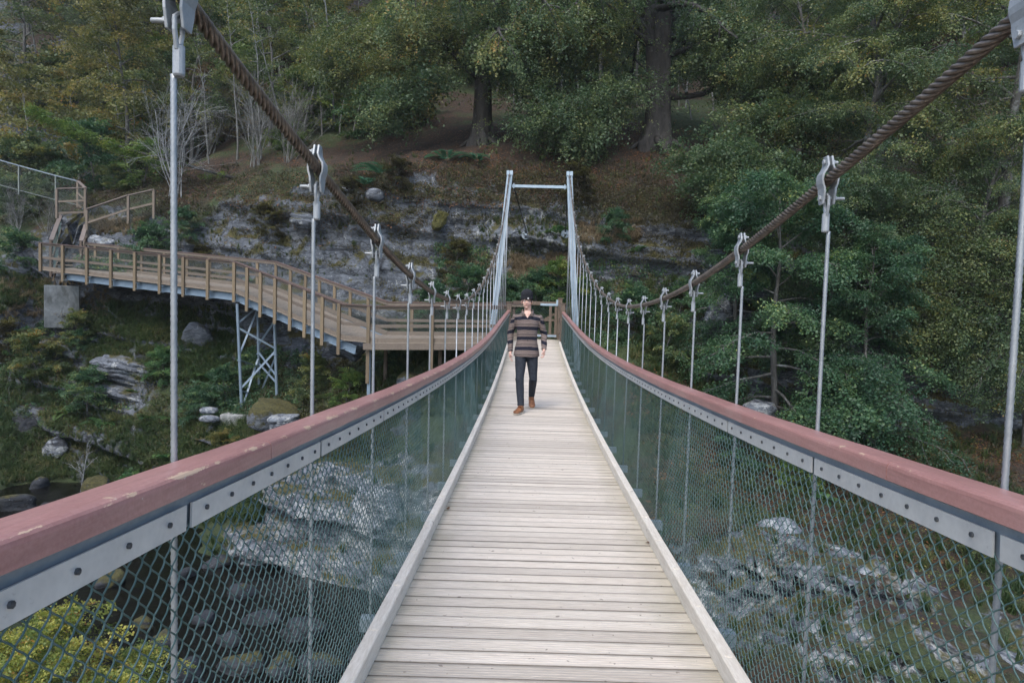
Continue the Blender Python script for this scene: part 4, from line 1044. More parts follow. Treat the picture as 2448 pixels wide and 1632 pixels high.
def gen_tree(seed, H, r0, limbs, L0, elev=(10, 50), droop=.5, subs=7, sprays=5, sl=.6, leaf=.09, nleaf=12, frm=.25, wob=.05, lean=(0, 0), shape='round', flare=1.6, side=None, tw=.09, bias=.5, sub_len=.42, rollv=.5, sw=.42, tone=(.1, .8)):
    r = np.random.default_rng(seed); w = MB(); P = []; D = []; S = []
    n = 9; d = np.array([lean[0], lean[1], 1.]); trunk = curve_branch(r, np.zeros(3), d, H, n, -.0, wob)
    rad = [r0*(flare if i == 0 else 1)*(1-.85*(i/n)**1.1) for i in range(n+1)]
    pts = [trunk[0]-np.array([0, 0, .4])]+[trunk[0]]+[trunk[0]*.85+trunk[1]*.15]+list(trunk[1:]); rd = [r0*flare*1.1, r0*flare, r0*(1+flare)*.46]+rad[1:]
    w.tube(pts, rd, 10 if r0 > .15 else 6)
    az = r.uniform(0, 2*PI)
    for i in range(limbs):
        t = frm+(1-frm)*((i+.5)/limbs)**.9; k = t*n; j = min(int(k), n-1); p = trunk[j]+(trunk[j+1]-trunk[j])*(k-j)
        az += 2.4+r.normal(0, .35)
        a = az
        if side is not None and r.random() < bias: a = side+r.normal(0, .6)
        q = (t-frm)/(1-frm)
        m = {'round': math.sin(PI*(.22+.70*q)), 'wide': 1-.55*q, 'cone': 1.02-.9*q, 'pole': .5+.5*math.sin(PI*q)}[shape]
        L = L0*m*r.uniform(.75, 1.15); e = math.radians(elev[0]+(elev[1]-elev[0])*q+r.normal(0, 7))
        dd = np.array([math.cos(a)*math.cos(e), math.sin(a)*math.cos(e), math.sin(e)])
        lp = curve_branch(r, p, dd, L, 6, droop, tw)
        rl = max(.008, r0*(.42-.2*q)*min(1, L/L0+.2))
        w.tube(lp, [rl*(1-.85*u/6) for u in range(7)], 5, cap=False)
        for sb in range(subs):
            u = .22+.78*(sb+.7*r.random())/subs; k2 = u*6; j2 = min(int(k2), 5); sp = lp[j2]+(lp[j2+1]-lp[j2])*(k2-j2)
            t_ = lp[j2+1]-lp[j2]; t_ /= np.linalg.norm(t_); sd = np.cross(t_, [0, 0, 1.]); sd /= np.linalg.norm(sd)+1e-6
            sg = 1 if sb % 2 else -1
            bd = t_*r.uniform(.45, 1)+sd*sg*r.uniform(.5, 1.1)+np.array([0, 0, r.normal(.05, .25)])
            bl = L*sub_len*(1.15-.6*u)*r.uniform(.7, 1.2)
            bp = curve_branch(r, sp, bd, bl, 3, droop*.8, .12)
            w.tube(bp, [max(.005, rl*.35)*(1-.7*v/3) for v in range(4)], 3, cap=False)
            tone_ = r.uniform(*tone)
            for c in range(sprays):
                v = (c+.3+.7*r.random())/sprays; k3 = v*3; j3 = min(int(k3), 2); q3 = bp[j3]+(bp[j3+1]-bp[j3])*(k3-j3)
                b3 = bp[j3+1]-bp[j3]; b3 = b3/np.linalg.norm(b3)
                sdd = np.cross(b3, [0, 0, 1.]); P.append(q3); D.append(b3*.8+sdd*(1 if c % 2 else -1)*r.uniform(.2, 1)+r.normal(0, .15, 3)); S.append(tone_+r.normal(0, .07))
    crown = None
    if sprays:
        P = np.array(P); D = np.array(D); S = np.clip(np.array(S), 0, 1)
        T = [spray(r, nleaf, sl, sl*sw, leaf) for _ in range(5)]
        V, A = spread(T, P, D, r.uniform(.7, 1.25, len(P)), r, S, rollv)
        crown = (V, A)
    return w, crown
PROTO = {}
def proto(key, bark, leafm, **k):
    w, c = gen_tree(**k)
    wm_ = mesh_of(key+'_trunk', w.v, w.f, bark, True)
    cm = None
    if c is not None: cm = mesh_of(key+'_crown', c[0], quads(len(c[0])//4), leafm, False, {'rnd': c[1]})
    PROTO[key] = (wm_, cm)
def plant_tree(key, name, x, y, s, rz, label, cat='tree', group=None, z=None, leafm=None, tilt=(0, 0), sz=None):
    z = ground(x, y) if z is None else z
    e = empty(name, (x, y, z-.05), label, cat, group); e.rotation_euler = (tilt[0], tilt[1], rz); e.scale = (s, s, sz or s)
    wm_, cm = PROTO[key]
    link('trunk', wm_, e, True)
    if cm:
        me = cm
        if leafm:
            k = (key, leafm)
            if k not in PROTO: me = cm.copy(); me.materials.clear(); me.materials.append(MATS[leafm]); PROTO[k] = me
            me = PROTO[k]
        link('crown', me, e, True)
    return e
proto('oak_l', 'bark_beech', 'leaf_beech', seed=101, H=12, r0=.42, limbs=24, L0=6.4, elev=(2, 62), droop=0.85, subs=9, sprays=13, sl=0.85, leaf=0.115, nleaf=26, frm=0.34, wob=.05, flare=1.5)
proto('oak_r', 'bark_beech', 'leaf_beech', seed=104, H=14, r0=.55, limbs=24, L0=6.8, elev=(0, 62), droop=0.85, subs=9, sprays=13, sl=0.85, leaf=0.115, nleaf=26, frm=0.36, wob=.05, flare=1.5)
proto('big_a', 'bark_grey', 'leaf_mixed', seed=111, H=11, r0=.2, limbs=26, L0=4.2, elev=(5, 60), droop=0.8, subs=8, sprays=11, sl=0.65, leaf=0.085, nleaf=27, frm=.18, wob=.06)
proto('big_b', 'bark_grey', 'leaf_lush', seed=112, H=8, r0=.13, limbs=30, L0=3.3, elev=(-12, 45), droop=.55, subs=8, sprays=12, sl=0.55, leaf=0.082, nleaf=25, frm=.06, wob=.07, shape='wide')
proto('mid_a', 'bark_grey', 'leaf_mixed', seed=121, H=10, r0=.13, limbs=18, L0=3.2, elev=(10, 60), droop=.5, subs=6, sprays=8, sl=0.8, leaf=0.14, nleaf=20, frm=.25, wob=.05)
proto('mid_b', 'bark_birch', 'leaf_autumn', seed=122, H=9, r0=.09, limbs=14, L0=2.4, elev=(20, 60), droop=.4, subs=5, sprays=7, sl=.6, leaf=0.16, nleaf=13, frm=.35, wob=.06, shape='pole')
proto('mid_c', 'bark_grey', 'leaf_beech', seed=123, H=9, r0=.12, limbs=20, L0=3.0, elev=(0, 55), droop=.6, subs=6, sprays=8, sl=.7, leaf=0.14, nleaf=20, frm=.2, wob=.05, shape='wide')
proto('pole', 'bark_birch', 'leaf_mixed', seed=131, H=8, r0=.06, limbs=9, L0=1.5, elev=(25, 65), droop=.2, subs=4, sprays=4, sl=.4, leaf=0.1, nleaf=9, frm=.45, wob=.05, shape='pole', flare=1.2)
proto('bush_a', 'bark_grey', 'leaf_lush', seed=141, H=1.6, r0=.03, limbs=18, L0=1.15, elev=(5, 70), droop=.4, subs=5, sprays=8, sl=.3, leaf=0.075, nleaf=16, frm=.03, wob=.1, shape='round')
proto('bush_b', 'bark_grey', 'leaf_mixed', seed=142, H=1.8, r0=.03, limbs=16, L0=1.1, elev=(15, 75), droop=.3, subs=5, sprays=8, sl=.3, leaf=0.075, nleaf=16, frm=.05, wob=.12, shape='round')
proto('bush_near', 'bark_grey', 'leaf_yellow', seed=143, H=1.8, r0=.025, limbs=18, L0=1.3, elev=(15, 70), droop=.5, subs=6, sprays=7, sl=.28, leaf=0.06, nleaf=16, frm=.05, wob=.1, shape='round', tone=(.1, .9))
# bare, many-stemmed saplings
def bare_shrub(seed, stems, H, fan, r0, forks, mat_):
    r = np.random.default_rng(seed); w = MB()
    def grow(p, d, L, rad, lv):
        n = 5; pts = curve_branch(r, p, d, L, n, -.05, .09); w.tube(pts, [rad*(1-.6*i/n) for i in range(n+1)], 5 if lv == 0 else 3, cap=False)
        if lv < 3:
            for i in range(forks[lv]):
                u = .25+.7*r.random(); k = u*n; j = min(int(k), n-1); q = pts[j]+(pts[j+1]-pts[j])*(k-j)
                dd = (pts[j+1]-pts[j]); dd /= np.linalg.norm(dd); dd = dd+r.normal(0, .5, 3); grow(q, dd, L*r.uniform(.28, .5), rad*.48, lv+1)
    for i in range(stems):
        a = r.uniform(0, 2*PI); f = fan*r.uniform(.2, 1)
        grow(np.array([r.normal(0, .12), r.normal(0, .12), -.1]), np.array([math.cos(a)*f, math.sin(a)*f*.6, 1.]), H*r.uniform(.6, 1.05), r0*r.uniform(.6, 1), 0)
    return mesh_of('bare', w.v, w.f, mat_, True)
PROTO['bare_w'] = (bare_shrub(5, 9, 4.8, .6, .030, (9, 6, 3), 'bark_white'), None)
PROTO['bare_g'] = (bare_shrub(9, 12, 4.4, .6, .028, (8, 6, 2), 'bark_birch'), None)
PROTO['sapling'] = (bare_shrub(13, 1, 2.6, .1, .03, (9, 4, 2), 'bark_white'), None)

# ---- the two big old trees
def base_at(px, py, Y): p = at(px, py, Y); return p.x, p.y
x, y = base_at(1105, 330, 33.6); plant_tree('oak_l', 'oak_tree', x, y, 1.0, .5, 'old spreading tree with a fluted trunk on the leaf-strewn slope left of the tower', 'tree')
x, y = base_at(1508, 335, 33.2); plant_tree('oak_r', 'oak_tree', x, y, 1.05, 2.0, 'massive dark-trunked old tree on the slope right of the tower', 'tree')
def fluted(px, py, Y, H, r0, seed, lean, forks):
    """buttressed bole with roots and heavy forked limbs"""
    x, y = base_at(px, py, Y); z = ground(x, y); r = np.random.default_rng(seed); vs = []; fs = []; n = 28; m = 26
    for i in range(m):
        t = i/(m-1); h = -.5+t*(H+.5)
        fl = 1+1.5*math.exp(-max(0, h)*1.5)
        for j in range(n):
            a = 2*PI*j/n; lob = 1+.16*math.sin(a*4+seed+h*.25)+.09*math.sin(a*7+h*.6)+.35*math.exp(-max(0, h)*1.8)*math.sin(a*5+1)
            rr = r0*(.62+.38*fl)*lob*(1-.25*t)
            vs.append((rr*math.cos(a)+lean[0]*h, rr*math.sin(a)+lean[1]*h, h))
    for i in range(m-1):
        for j in range(n): q = (j+1) % n; fs.append((i*n+j, i*n+q, (i+1)*n+q, (i+1)*n+j))
    mb = MB(); mb.add(vs, fs)
    for (az, e, L, rr, h0) in forks:
        p = np.array([lean[0]*h0, lean[1]*h0, h0]); d = np.array([math.cos(az)*math.cos(e), math.sin(az)*math.cos(e), math.sin(e)])
        pts = curve_branch(r, p, d, L, 8, -.25 if e > 0 else -.9, .1); mb.tube(pts, [rr*(1-.7*i/8) for i in range(9)], 9)
    for k in range(6):
        a = k*PI/3+.4; pts = [(r0*1.0*math.cos(a), r0*1.0*math.sin(a), .25), (r0*2*math.cos(a), r0*2*math.sin(a), .0), (r0*3.2*math.cos(a+.2), r0*3.2*math.sin(a+.2), -.35+.5*(-math.sin(a)*-.5))]
        mb.tube(pts, [r0*.35, r0*.22, r0*.08], 6)
    return mb, (x, y, z)
for (px, py, Y, H, r0, sd, lean, forks, k) in ((1105, 330, 33.6, 4.3, .42, 1, (.0, 0), [(2.2, .9, 5, .22, 3.4), (.6, 1.1, 6, .25, 3.6), (3.6, .5, 4, .14, 3.0)], 0),
                                              (1508, 335, 33.2, 6.2, .56, 4, (.02, 0), [(2.8, .95, 6, .26, 4.0), (.45, 1.15, 6, .30, 5.4), (1.6, 1.3, 6, .24, 5.0), (-.15, -.1, 5.4, .17, 2.4), (.2, .35, 6, .16, 4.2), (3.3, .3, 5, .15, 4.6)], 1)):
    mb, (x, y, z) = fluted(px, py, Y, H, r0, sd, lean, forks)
    e = [o for o in bpy.data.objects if o.name.startswith('oak_tree')][k]
    o = build('trunk', mb, 'bark_beech', e, True, local=True); o.matrix_parent_inverse = Matrix.Identity(4); o.rotation_euler = (0, 0, -e.rotation_euler.z); o.scale = (1/e.scale[0],)*3; o.name = 'root_bole'

# ---- nearer trees on the right bank
def put(key, name, px, py, Y, s, rz, label, cat='tree', group=None, leafm=None, tilt=(0, 0), sz=None, z=None):
    x, y = base_at(px, py, Y); return plant_tree(key, name, x, y, s, rz, label, cat, group, leafm=leafm, tilt=tilt, sz=sz, z=z)
put('big_a', 'broadleaf_tree', 2010, 600, 26.0, 1.05, .3, 'tall broad-crowned tree with pale trunk behind the second right hanger', sz=1.05)
put('big_a', 'broadleaf_tree', 2290, 600, 24.5, 1.05, 2.1, 'broad yellow-flecked tree at the right edge behind the nearest hanger')
put('big_a', 'broadleaf_tree', 2190, 300, 31.0, 1.1, 4.1, 'yellowing broad tree rising above the thick cable at upper right', leafm='leaf_mixed')
put('big_a', 'broadleaf_tree', 1850, 420, 30.0, .8, 5.1, 'greener tree spreading its boughs above the cable right of the old trunk', leafm='leaf_beech')
put('big_b', 'leafy_tree', 1690, 820, 23.4, .7, 1.1, 'small green tree at the left side of the right bank trees', leafm='leaf_lush')
put('big_a', 'broadleaf_tree', 1960, 700, 24.5, .8, 2.6, 'mid green broad tree in the heart of the right hand trees', leafm='leaf_beech')
put('big_b', 'leafy_tree', 1790, 900, 21.6, .98, .9, 'dense dark green tree low on the bank between the right hangers', tilt=(.0, -.06))
put('big_b', 'leafy_tree', 1960, 960, 21.0, .80, 3.2, 'low green bushy tree beside the dark cave ledge', tilt=(0, 0))
put('big_b', 'leafy_tree', 1870, 640, 22.8, .80, 2.2, 'green tree overhanging the crag behind the sagging right cable', leafm='leaf_beech', tilt=(.1, -.1))
put('big_a', 'broadleaf_tree', 2200, 640, 23.0, .62, 1.2, 'small drooping tree hanging over the dark ledge at the right', leafm='leaf_beech', tilt=(.15, 0))
put('big_a', 'broadleaf_tree', 2370, 860, 20.5, .62, 4.4, 'dusty green tree beside the nearest right hanger', leafm='leaf_beech')
def boughs(name, pts, label, leafm, seed, R=.9, dens=150, leaf=.085, sl=.5):
    """one long leafy bough reaching out over the slope, rooted at its first point"""
    r = np.random.default_rng(seed); e = empty(name, pts[0], label, 'branch'); o0 = np.array(pts[0]); P = np.array([np.array(p)-o0 for p in pts])
    w = MB(); w.tube(P, [.09*(1-.8*i/(len(P)-1)) for i in range(len(P))], 6); pos = []; D = []; S = []
    n = len(P)-1
    for i in range(dens):
        u = r.random()**.7*n; j = min(int(u), n-1); p = P[j]+(P[j+1]-P[j])*(u-j); t_ = P[j+1]-P[j]; t_ /= np.linalg.norm(t_)
        off = r.normal(0, 1, 3)*np.array([R, R, R*.35]); bp = [p, p+off*.6+[0, 0, .05], p+off+[0, 0, -.12]]
        if i % 3 == 0: w.tube(bp, [.014, .009, .004], 3, cap=False)
        tn = r.uniform(.1, .8)
        for c in range(5): pos.append(p+off*r.uniform(.3, 1.1)+r.normal(0, .12, 3)); D.append(off+t_*.5+[0, 0, -.1]); S.append(tn)
    T = [spray(r, 15, sl, sl*.42, leaf) for _ in range(4)]
    V, A = spread(T, np.array(pos), np.array(D), r.uniform(.7, 1.2, len(pos)), r, np.array(S), .4)
    build('limb', w, 'bark_beech', e, True, local=True); link('foliage', mesh_of('foliage', V, quads(len(V)//4), leafm, False, {'rnd': A}), e, True)
boughs('leafy_bough', [at(1480, 200, 32.5), at(1400, 215, 31.2), at(1300, 250, 30.4), at(1235, 300, 30)], 'long leafy bough drooping between the two old trees', 'leaf_beech', 61, 1.1, 240, .10, .7)
boughs('leafy_bough', [at(1440, 190, 32.0), at(1380, 240, 31.0), at(1340, 300, 30.4), at(1320, 340, 30.2)], 'lowest hanging bough reaching almost to the slope above the tower', 'leaf_beech', 62, .95, 200, .10, .7)
boughs('leafy_bough', [at(1060, 150, 33.0), at(980, 185, 31.6), at(920, 215, 31.0), at(880, 270, 30.8)], 'leafy bough drooping left of the left old tree', 'leaf_beech', 63, .8, 170, .12, .7)
boughs('leafy_bough', [at(1850, 420, 26.5), at(1760, 385, 25.8), at(1680, 365, 25.2), at(1600, 350, 24.8)], 'long leafy bough pointing left over the crag behind the right cable', 'leaf_beech', 65, .8, 300, .10, .6)
boughs('leafy_bough', [at(1880, 560, 25.0), at(1800, 470, 24.8), at(1720, 430, 24.6), at(1640, 420, 24.4)], 'lower leafy bough over the crag right of the tower', 'leaf_beech', 66, .8, 300, .10, .6)
boughs('leafy_bough', [at(560, 415, 33.2), at(300, 345, 33.0), at(180, 300, 33.0), at(75, 250, 33.0)], 'thin yellow-leaved fallen branch slanting across the upper left bushes', 'leaf_bright', 67, .16, 150, .08, .35)
boughs('leafy_bough', [at(2050, 820, 20.6), at(2010, 880, 19.8), at(1960, 940, 19.4), at(1900, 965, 19.2)], 'dark leafy bough hanging before the cave ledge', 'leaf_lush', 68, .6, 240, .09, .5)
for i, (a_, b_, c_, Yb, R_, dn, lab) in enumerate([((1040, 60), (960, 90), (880, 150), 32.2, 1.2, 300, 'high leafy bough left of the left old tree'), ((1100, 40), (1180, 80), (1250, 140), 32.0, 1.2, 320, 'high leafy bough filling the gap between the old trees'),
        ((1150, 120), (1200, 160), (1230, 220), 31.6, .9, 240, 'hanging leafy bough just right of the left old trunk'), ((1400, 40), (1340, 70), (1280, 130), 31.6, 1.1, 280, 'high leafy bough left of the massive old tree'),
        ((1620, 50), (1680, 80), (1740, 140), 31.8, 1.0, 260, 'high leafy bough right of the massive old tree'), ((1600, 130), (1680, 170), (1760, 190), 31.0, .8, 220, 'leafy bough above the low crooked limb of the massive old tree'),
        ((860, 60), (790, 110), (740, 180), 33.0, 1.1, 260, 'leafy bough at the edge of the wood above the thick left cable'), ((1900, 300), (1820, 260), (1740, 270), 28.0, 1.0, 300, 'soft green bough reaching left from the right hand trees'),
        ((1960, 200), (1880, 150), (1790, 140), 28.5, 1.2, 340, 'high soft green bough at the left side of the right hand trees'), ((2250, 520), (2200, 620), (2180, 740), 22.0, .9, 340, 'drooping bough curtain beside the nearest right hanger'),
        ((2330, 620), (2290, 740), (2260, 860), 21.0, .8, 320, 'lower drooping bough curtain at the right edge'), ((2150, 420), (2080, 520), (2020, 620), 23.0, 1.0, 340, 'green bough hanging down the middle of the right hand trees'), ((2050, 640), (2120, 720), (2150, 820), 21.6, .7, 260, 'thin bough in front of the dark right crag')]):
    boughs('leafy_bough', [at(a_[0], a_[1], Yb+.8), at((a_[0]+b_[0])/2, (a_[1]+b_[1])/2-8, Yb+.4), at(b_[0], b_[1], Yb), at(c_[0], c_[1], Yb-.3)], lab, 'leaf_beech' if i % 3 else 'leaf_mixed', 80+i, R_, dn, .105 if Yb > 25 else .075, .65 if Yb > 25 else .5)
# ---- forest: individual trunks and crowns climbing the hill
fr_ = np.random.default_rng(77)
ZONES = [('wood_upper_left', -48, -11, 'autumn-tinted tree in the wood behind the stair and bare thickets', 'trees of the wood at upper left', 40, ['mid_b', 'mid_a', 'mid_a', 'pole'], 37, 72),
         ('wood_centre', -12, 16, 'tree deep in the wood behind the two old trees', 'trees of the wood behind the old trees', 44, ['mid_a', 'mid_c', 'mid_a', 'mid_b', 'pole'], 43, 88),
         ('wood_right', 13, 44, 'yellowing tree in the wood at upper right beyond the thick cable', 'trees of the wood at upper right', 30, ['mid_a', 'mid_b', 'mid_c'], 34, 80)]
placed = []
for zn, xa, xb, lab, grp, cnt, keys, ya, yb in ZONES:
    c = 0; tries = 0
    while c < cnt and tries < 4000:
        tries += 1
        y = ya+(yb-ya)*fr_.random()**1.25; half = .80*y; x = fr_.uniform(max(xa, -half), min(xb, half))
        if any((x-a)**2+(y-b)**2 < 2.9**2 for a, b in placed): continue
        if abs(x-7) < 5 and y < 41: continue
        placed.append((x, y)); k = keys[int(fr_.integers(0, len(keys)))]
        lm = None
        if k == 'mid_a' and fr_.random() < .35: lm = 'leaf_beech' if zn != 'wood_upper_left' else 'leaf_autumn'
        plant_tree(k, 'woodland_tree', x, y, fr_.uniform(.8, 1.3), fr_.uniform(0, 6.28), lab, 'tree', grp, leafm=lm); c += 1
for i in range(64):
    z_ = i % 4; y = fr_.uniform(38, 66) if z_ else fr_.uniform(36, 52); x = fr_.uniform(-.72*y, -6) if z_ < 2 else (fr_.uniform(12, .72*y) if z_ == 2 else fr_.uniform(-10, 14)+0)
    if z_ == 3: y = fr_.uniform(48, 75)
    gname = ['bushes under the upper left wood', 'bushes under the upper left wood', 'bushes under the right hand wood', 'bushes under the middle wood'][z_]
    glab = ['shaggy green bush growing under the autumn wood at upper left', 'shaggy green bush growing under the autumn wood at upper left', 'shaggy bush growing under the yellowing wood at upper right', 'low bush growing far up behind the old trees'][z_]
    plant_tree('bush_b' if i % 2 else 'bush_a', 'woodland_bush', x, y, fr_.uniform(1.6, 3.0), fr_.uniform(0, 6), glab, 'bush', gname, leafm=[ 'leaf_mixed', 'leaf_beech', 'leaf_autumn', 'leaf_bright', 'leaf_mixed', 'leaf_lush', 'leaf_brown'][i % 7])
# slim pale stems seen between the crowns
pole_px = [(480, 405, 36), (600, 370, 35), (655, 365, 36.5), (690, 340, 37), (740, 320, 38), (780, 310, 38.5), (812, 300, 39), (545, 360, 36), (1250, 235, 41), (1180, 240, 42), (1240, 210, 44), (1640, 215, 42), (1720, 225, 43), (1560, 215, 44), (300, 330, 39), (150, 270, 42), (240, 240, 45), (1590, 230, 40), (1690, 205, 45), (1330, 225, 43), (960, 250, 43), (880, 265, 41)]
for i, (px, py, Y) in enumerate(pole_px):
    x, y = base_at(px, py, Y); plant_tree('pole', 'birch_tree', x, y, fr_.uniform(.6, .95), fr_.uniform(0, 6), 'slender pale-stemmed young tree standing on the open slope', 'tree', 'slender pale stems', tilt=(fr_.normal(0, .06), fr_.normal(0, .1)))
# bare shrubs and thickets
put('bare_w', 'bare_shrub', 408, 425, 32.8, 1.0, .4, 'leafless white-branched shrub fanning out behind the nearest left hanger', 'shrub')
put('bare_g', 'bare_shrub', 590, 385, 34.2, .95, 1.4, 'leaning thicket of bare grey stems left of the thick cable', 'shrub')
put('bare_g', 'bare_shrub', 660, 400, 34.5, .8, 3.4, 'bare grey thicket directly under the thick cable', 'shrub', tilt=(0, -.3))
put('bare_g', 'bare_shrub', 480, 300, 40, 1.0, 5.4, 'brownish bare thicket higher up behind the white shrub', 'shrub', tilt=(0, -.2))
put('bare_g', 'bare_shrub', 45, 560, 33.0, .55, 2.4, 'thin bare shrub below the grey cliff fence', 'shrub')
put('bare_g', 'bare_shrub', 110, 545, 33.0, .45, .4, 'pale forked sapling just left of the stair', 'shrub')
put('sapling', 'bare_sapling', 175, 1085, 24.6, 1.0, .4, 'little leafless sapling leaning over the lower left bank', 'sapling', tilt=(0, -.12))
put('sapling', 'bare_sapling', 30, 960, 26.4, .8, 2.4, 'dead twiggy branches at the left edge above the wet wall', 'sapling', tilt=(0, .9))
# leafy bushes, each singled out
BUSH = [('bush_b', 40, 520, 34.0, 1.0, 'shadowy bush under the grey cliff fence', 'leaf_beech'), ('bush_a', 90, 480, 34.5, .8, 'dark bush between the fence and the stair', 'leaf_beech'), ('bush_b', 20, 600, 31.5, 1.0, 'dark bush at the left edge beside the stair foot', 'leaf_lush'), ('bush_a', 100, 600, 31.3, .7, 'green bush tucked behind the stair handrail', 'leaf_lush'), ('bush_b', 270, 470, 33.6, .6, 'low olive bush behind the path railing', 'leaf_mixed'),
        ('bush_b', 470, 545, 30.0, .6, 'olive bush on the crag edge behind the near hanger', 'heather'), ('bush_b', 900, 470, 28.2, .7, 'brown heather bush on the crag edge left of the tower', 'heather'), ('bush_b', 1330, 460, 27.2, .8, 'brown-green heather bush on the crag edge within the tower', 'heather'), ('bush_b', 1040, 600, 26.6, .7, 'heather bush clinging to the crag left of the tower', 'heather'), ('bush_b', 620, 520, 29.0, .7, 'rusty heather bush spilling over the crag under the cable', 'heather'), ('bush_b', 800, 560, 28.2, .6, 'moss-brown bush on the crag under the thick cable', 'heather'), ('bush_a', 1400, 620, 25.4, .6, 'green creeper bush at the crag foot right of the tower', 'leaf_lush'), ('bush_a', 1560, 690, 24.6, .7, 'dark creeper bush hanging on the crag behind the hangers', 'leaf_lush'),('bush_a', 330, 600, 30.4, 1.0, 'dark leafy bush beside the white boulder', 'leaf_lush'), ('bush_a', 420, 590, 30.0, .75, 'dark bush hanging over the upper boardwalk behind the near hanger', 'leaf_lush'),
        ('bush_a', 1225, 690, 24.9, .8, 'green bramble bank behind the gate', 'leaf_lush'), ('bush_a', 1290, 680, 25.0, .8, 'green bush filling the corner right of the gate', 'leaf_bright'), ('bush_a', 1150, 700, 24.9, .7, 'low green bush behind the left tower leg', 'leaf_lush'),
        ('bush_a', 1440, 760, 24.0, .9, 'dark creeper-covered bush behind the right hangers', 'leaf_lush'), ('bush_b', 1520, 820, 23.0, .8, 'brownish bush low behind the right hangers', 'leaf_beech'),
        ('bush_b', 220, 400, 36.0, 1.7, 'blue-green bush above the grey cliff fence', 'leaf_lush'), ('bush_b', 120, 330, 39.0, 2.2, 'big blue-green bush in the upper left wood', 'leaf_lush'), ('bush_a', 330, 440, 34.5, 1.2, 'bright leafy bush left of the white bare shrub', 'leaf_bright'),
        ('bush_a', 700, 250, 39.5, 2.0, 'bright yellow-green bush right of the thick cable', 'leaf_bright'), ('bush_a', 660, 330, 36.5, .9, 'small bright green bush under the thick cable', 'leaf_bright'), ('bush_b', 60, 430, 36.5, 1.6, 'dull green bush at the left edge above the fence', 'leaf_mixed'),
        ('bush_b', 300, 250, 43.0, 2.2, 'green bush in the wood above the white bare shrub', 'leaf_mixed'), ('bush_b', 520, 250, 43.0, 2.0, 'brown-leaved bush high behind the thicket', 'leaf_autumn'),
        ('bush_a', 60, 650, 29.8, .8, 'ferny bush left of the concrete pier', 'fern_green'), ('bush_b', 120, 748, 28.0, .5, 'rusty shrub in front of the concrete pier', 'leaf_mixed'), ('bush_a', 185, 742, 28.2, .45, 'green shrub at the right foot of the concrete pier', 'leaf_lush'), ('bush_b', 90, 880, 27.4, .9, 'reddish-green bush on the lower left bank', 'leaf_mixed'), ('bush_a', 200, 900, 26.5, .8, 'dark bush left of the white-streaked ledge', 'leaf_lush'),
        ('bush_a', 520, 870, 25.6, .8, 'lush nettle bed left of the steel trestle', 'leaf_lush'), ('bush_a', 470, 900, 25.0, .7, 'dark green nettles above the two flat stones', 'leaf_lush'), ('bush_a', 590, 900, 26.5, .7, 'nettles growing inside the steel trestle', 'leaf_lush'),
        ('bush_b', 720, 900, 23.6, .8, 'yellow-green shrub behind the left handrail near the trestle', 'leaf_mixed'), ('bush_b', 790, 930, 22.6, .6, 'pale shrub hard against the second left hanger', 'leaf_bright'), ('bush_a', 880, 860, 23.6, .6, 'dark shrub beneath the level landing', 'leaf_lush'),
        ('bush_a', 980, 800, 24.2, .8, 'green bush seen through the landing rails', 'leaf_lush'), ('bush_b', 1060, 760, 24.8, .8, 'bush behind the landing beside the left tower leg', 'leaf_lush'),
        ('bush_a', 1700, 1060, 19.0, .7, 'dark shrub just behind the right mesh', 'leaf_lush'), ('bush_a', 1830, 1130, 18.5, .5, 'large-leaved bright plant behind the right mesh', 'leaf_bright'), ('bush_b', 2250, 1290, 14.8, .5, 'dull shrub behind the nearest right hanger', 'leaf_mixed'),
        ('bush_b', 30, 760, 28.9, .9, 'rusty heather mound at the left edge below the pier', 'heather'), ('bush_b', 170, 790, 28.3, .7, 'rusty green mound below the pier', 'leaf_mixed'), ('bush_a', 380, 850, 27.0, .7, 'fern-like dark clump on the bank below the boardwalk', 'fern_green'),
        ('bush_b', 300, 1150, 23.0, .55, 'low green clump behind the near left handrail', 'fern_green'), ('bush_b', 520, 1050, 23.0, .5, 'russet clump on the lower bank behind the rail', 'leaf_autumn')]
for i, (k, px, py, Y, s, lab, lm) in enumerate(BUSH):
    put(k, 'leafy_bush', px, py, Y, s, fr_.uniform(0, 6), lab, 'bush', leafm=lm)
for px, py, Y, s, lab in ((150, 1500, 9.6, .75, 'bright yellow-green bush at the bottom left behind the mesh'), (300, 1480, 10.4, .6, 'yellow-tipped bush beside the dark water'), (60, 1580, 8.6, .65, 'yellow-green bush in the bottom left corner'), (240, 1600, 8.8, .6, 'low yellow-green shrub below the bright bush')):
    x, y = base_at(px, py, Y); plant_tree('bush_near', 'yellow_bush', x, y, s, fr_.uniform(0, 6), lab, 'bush')

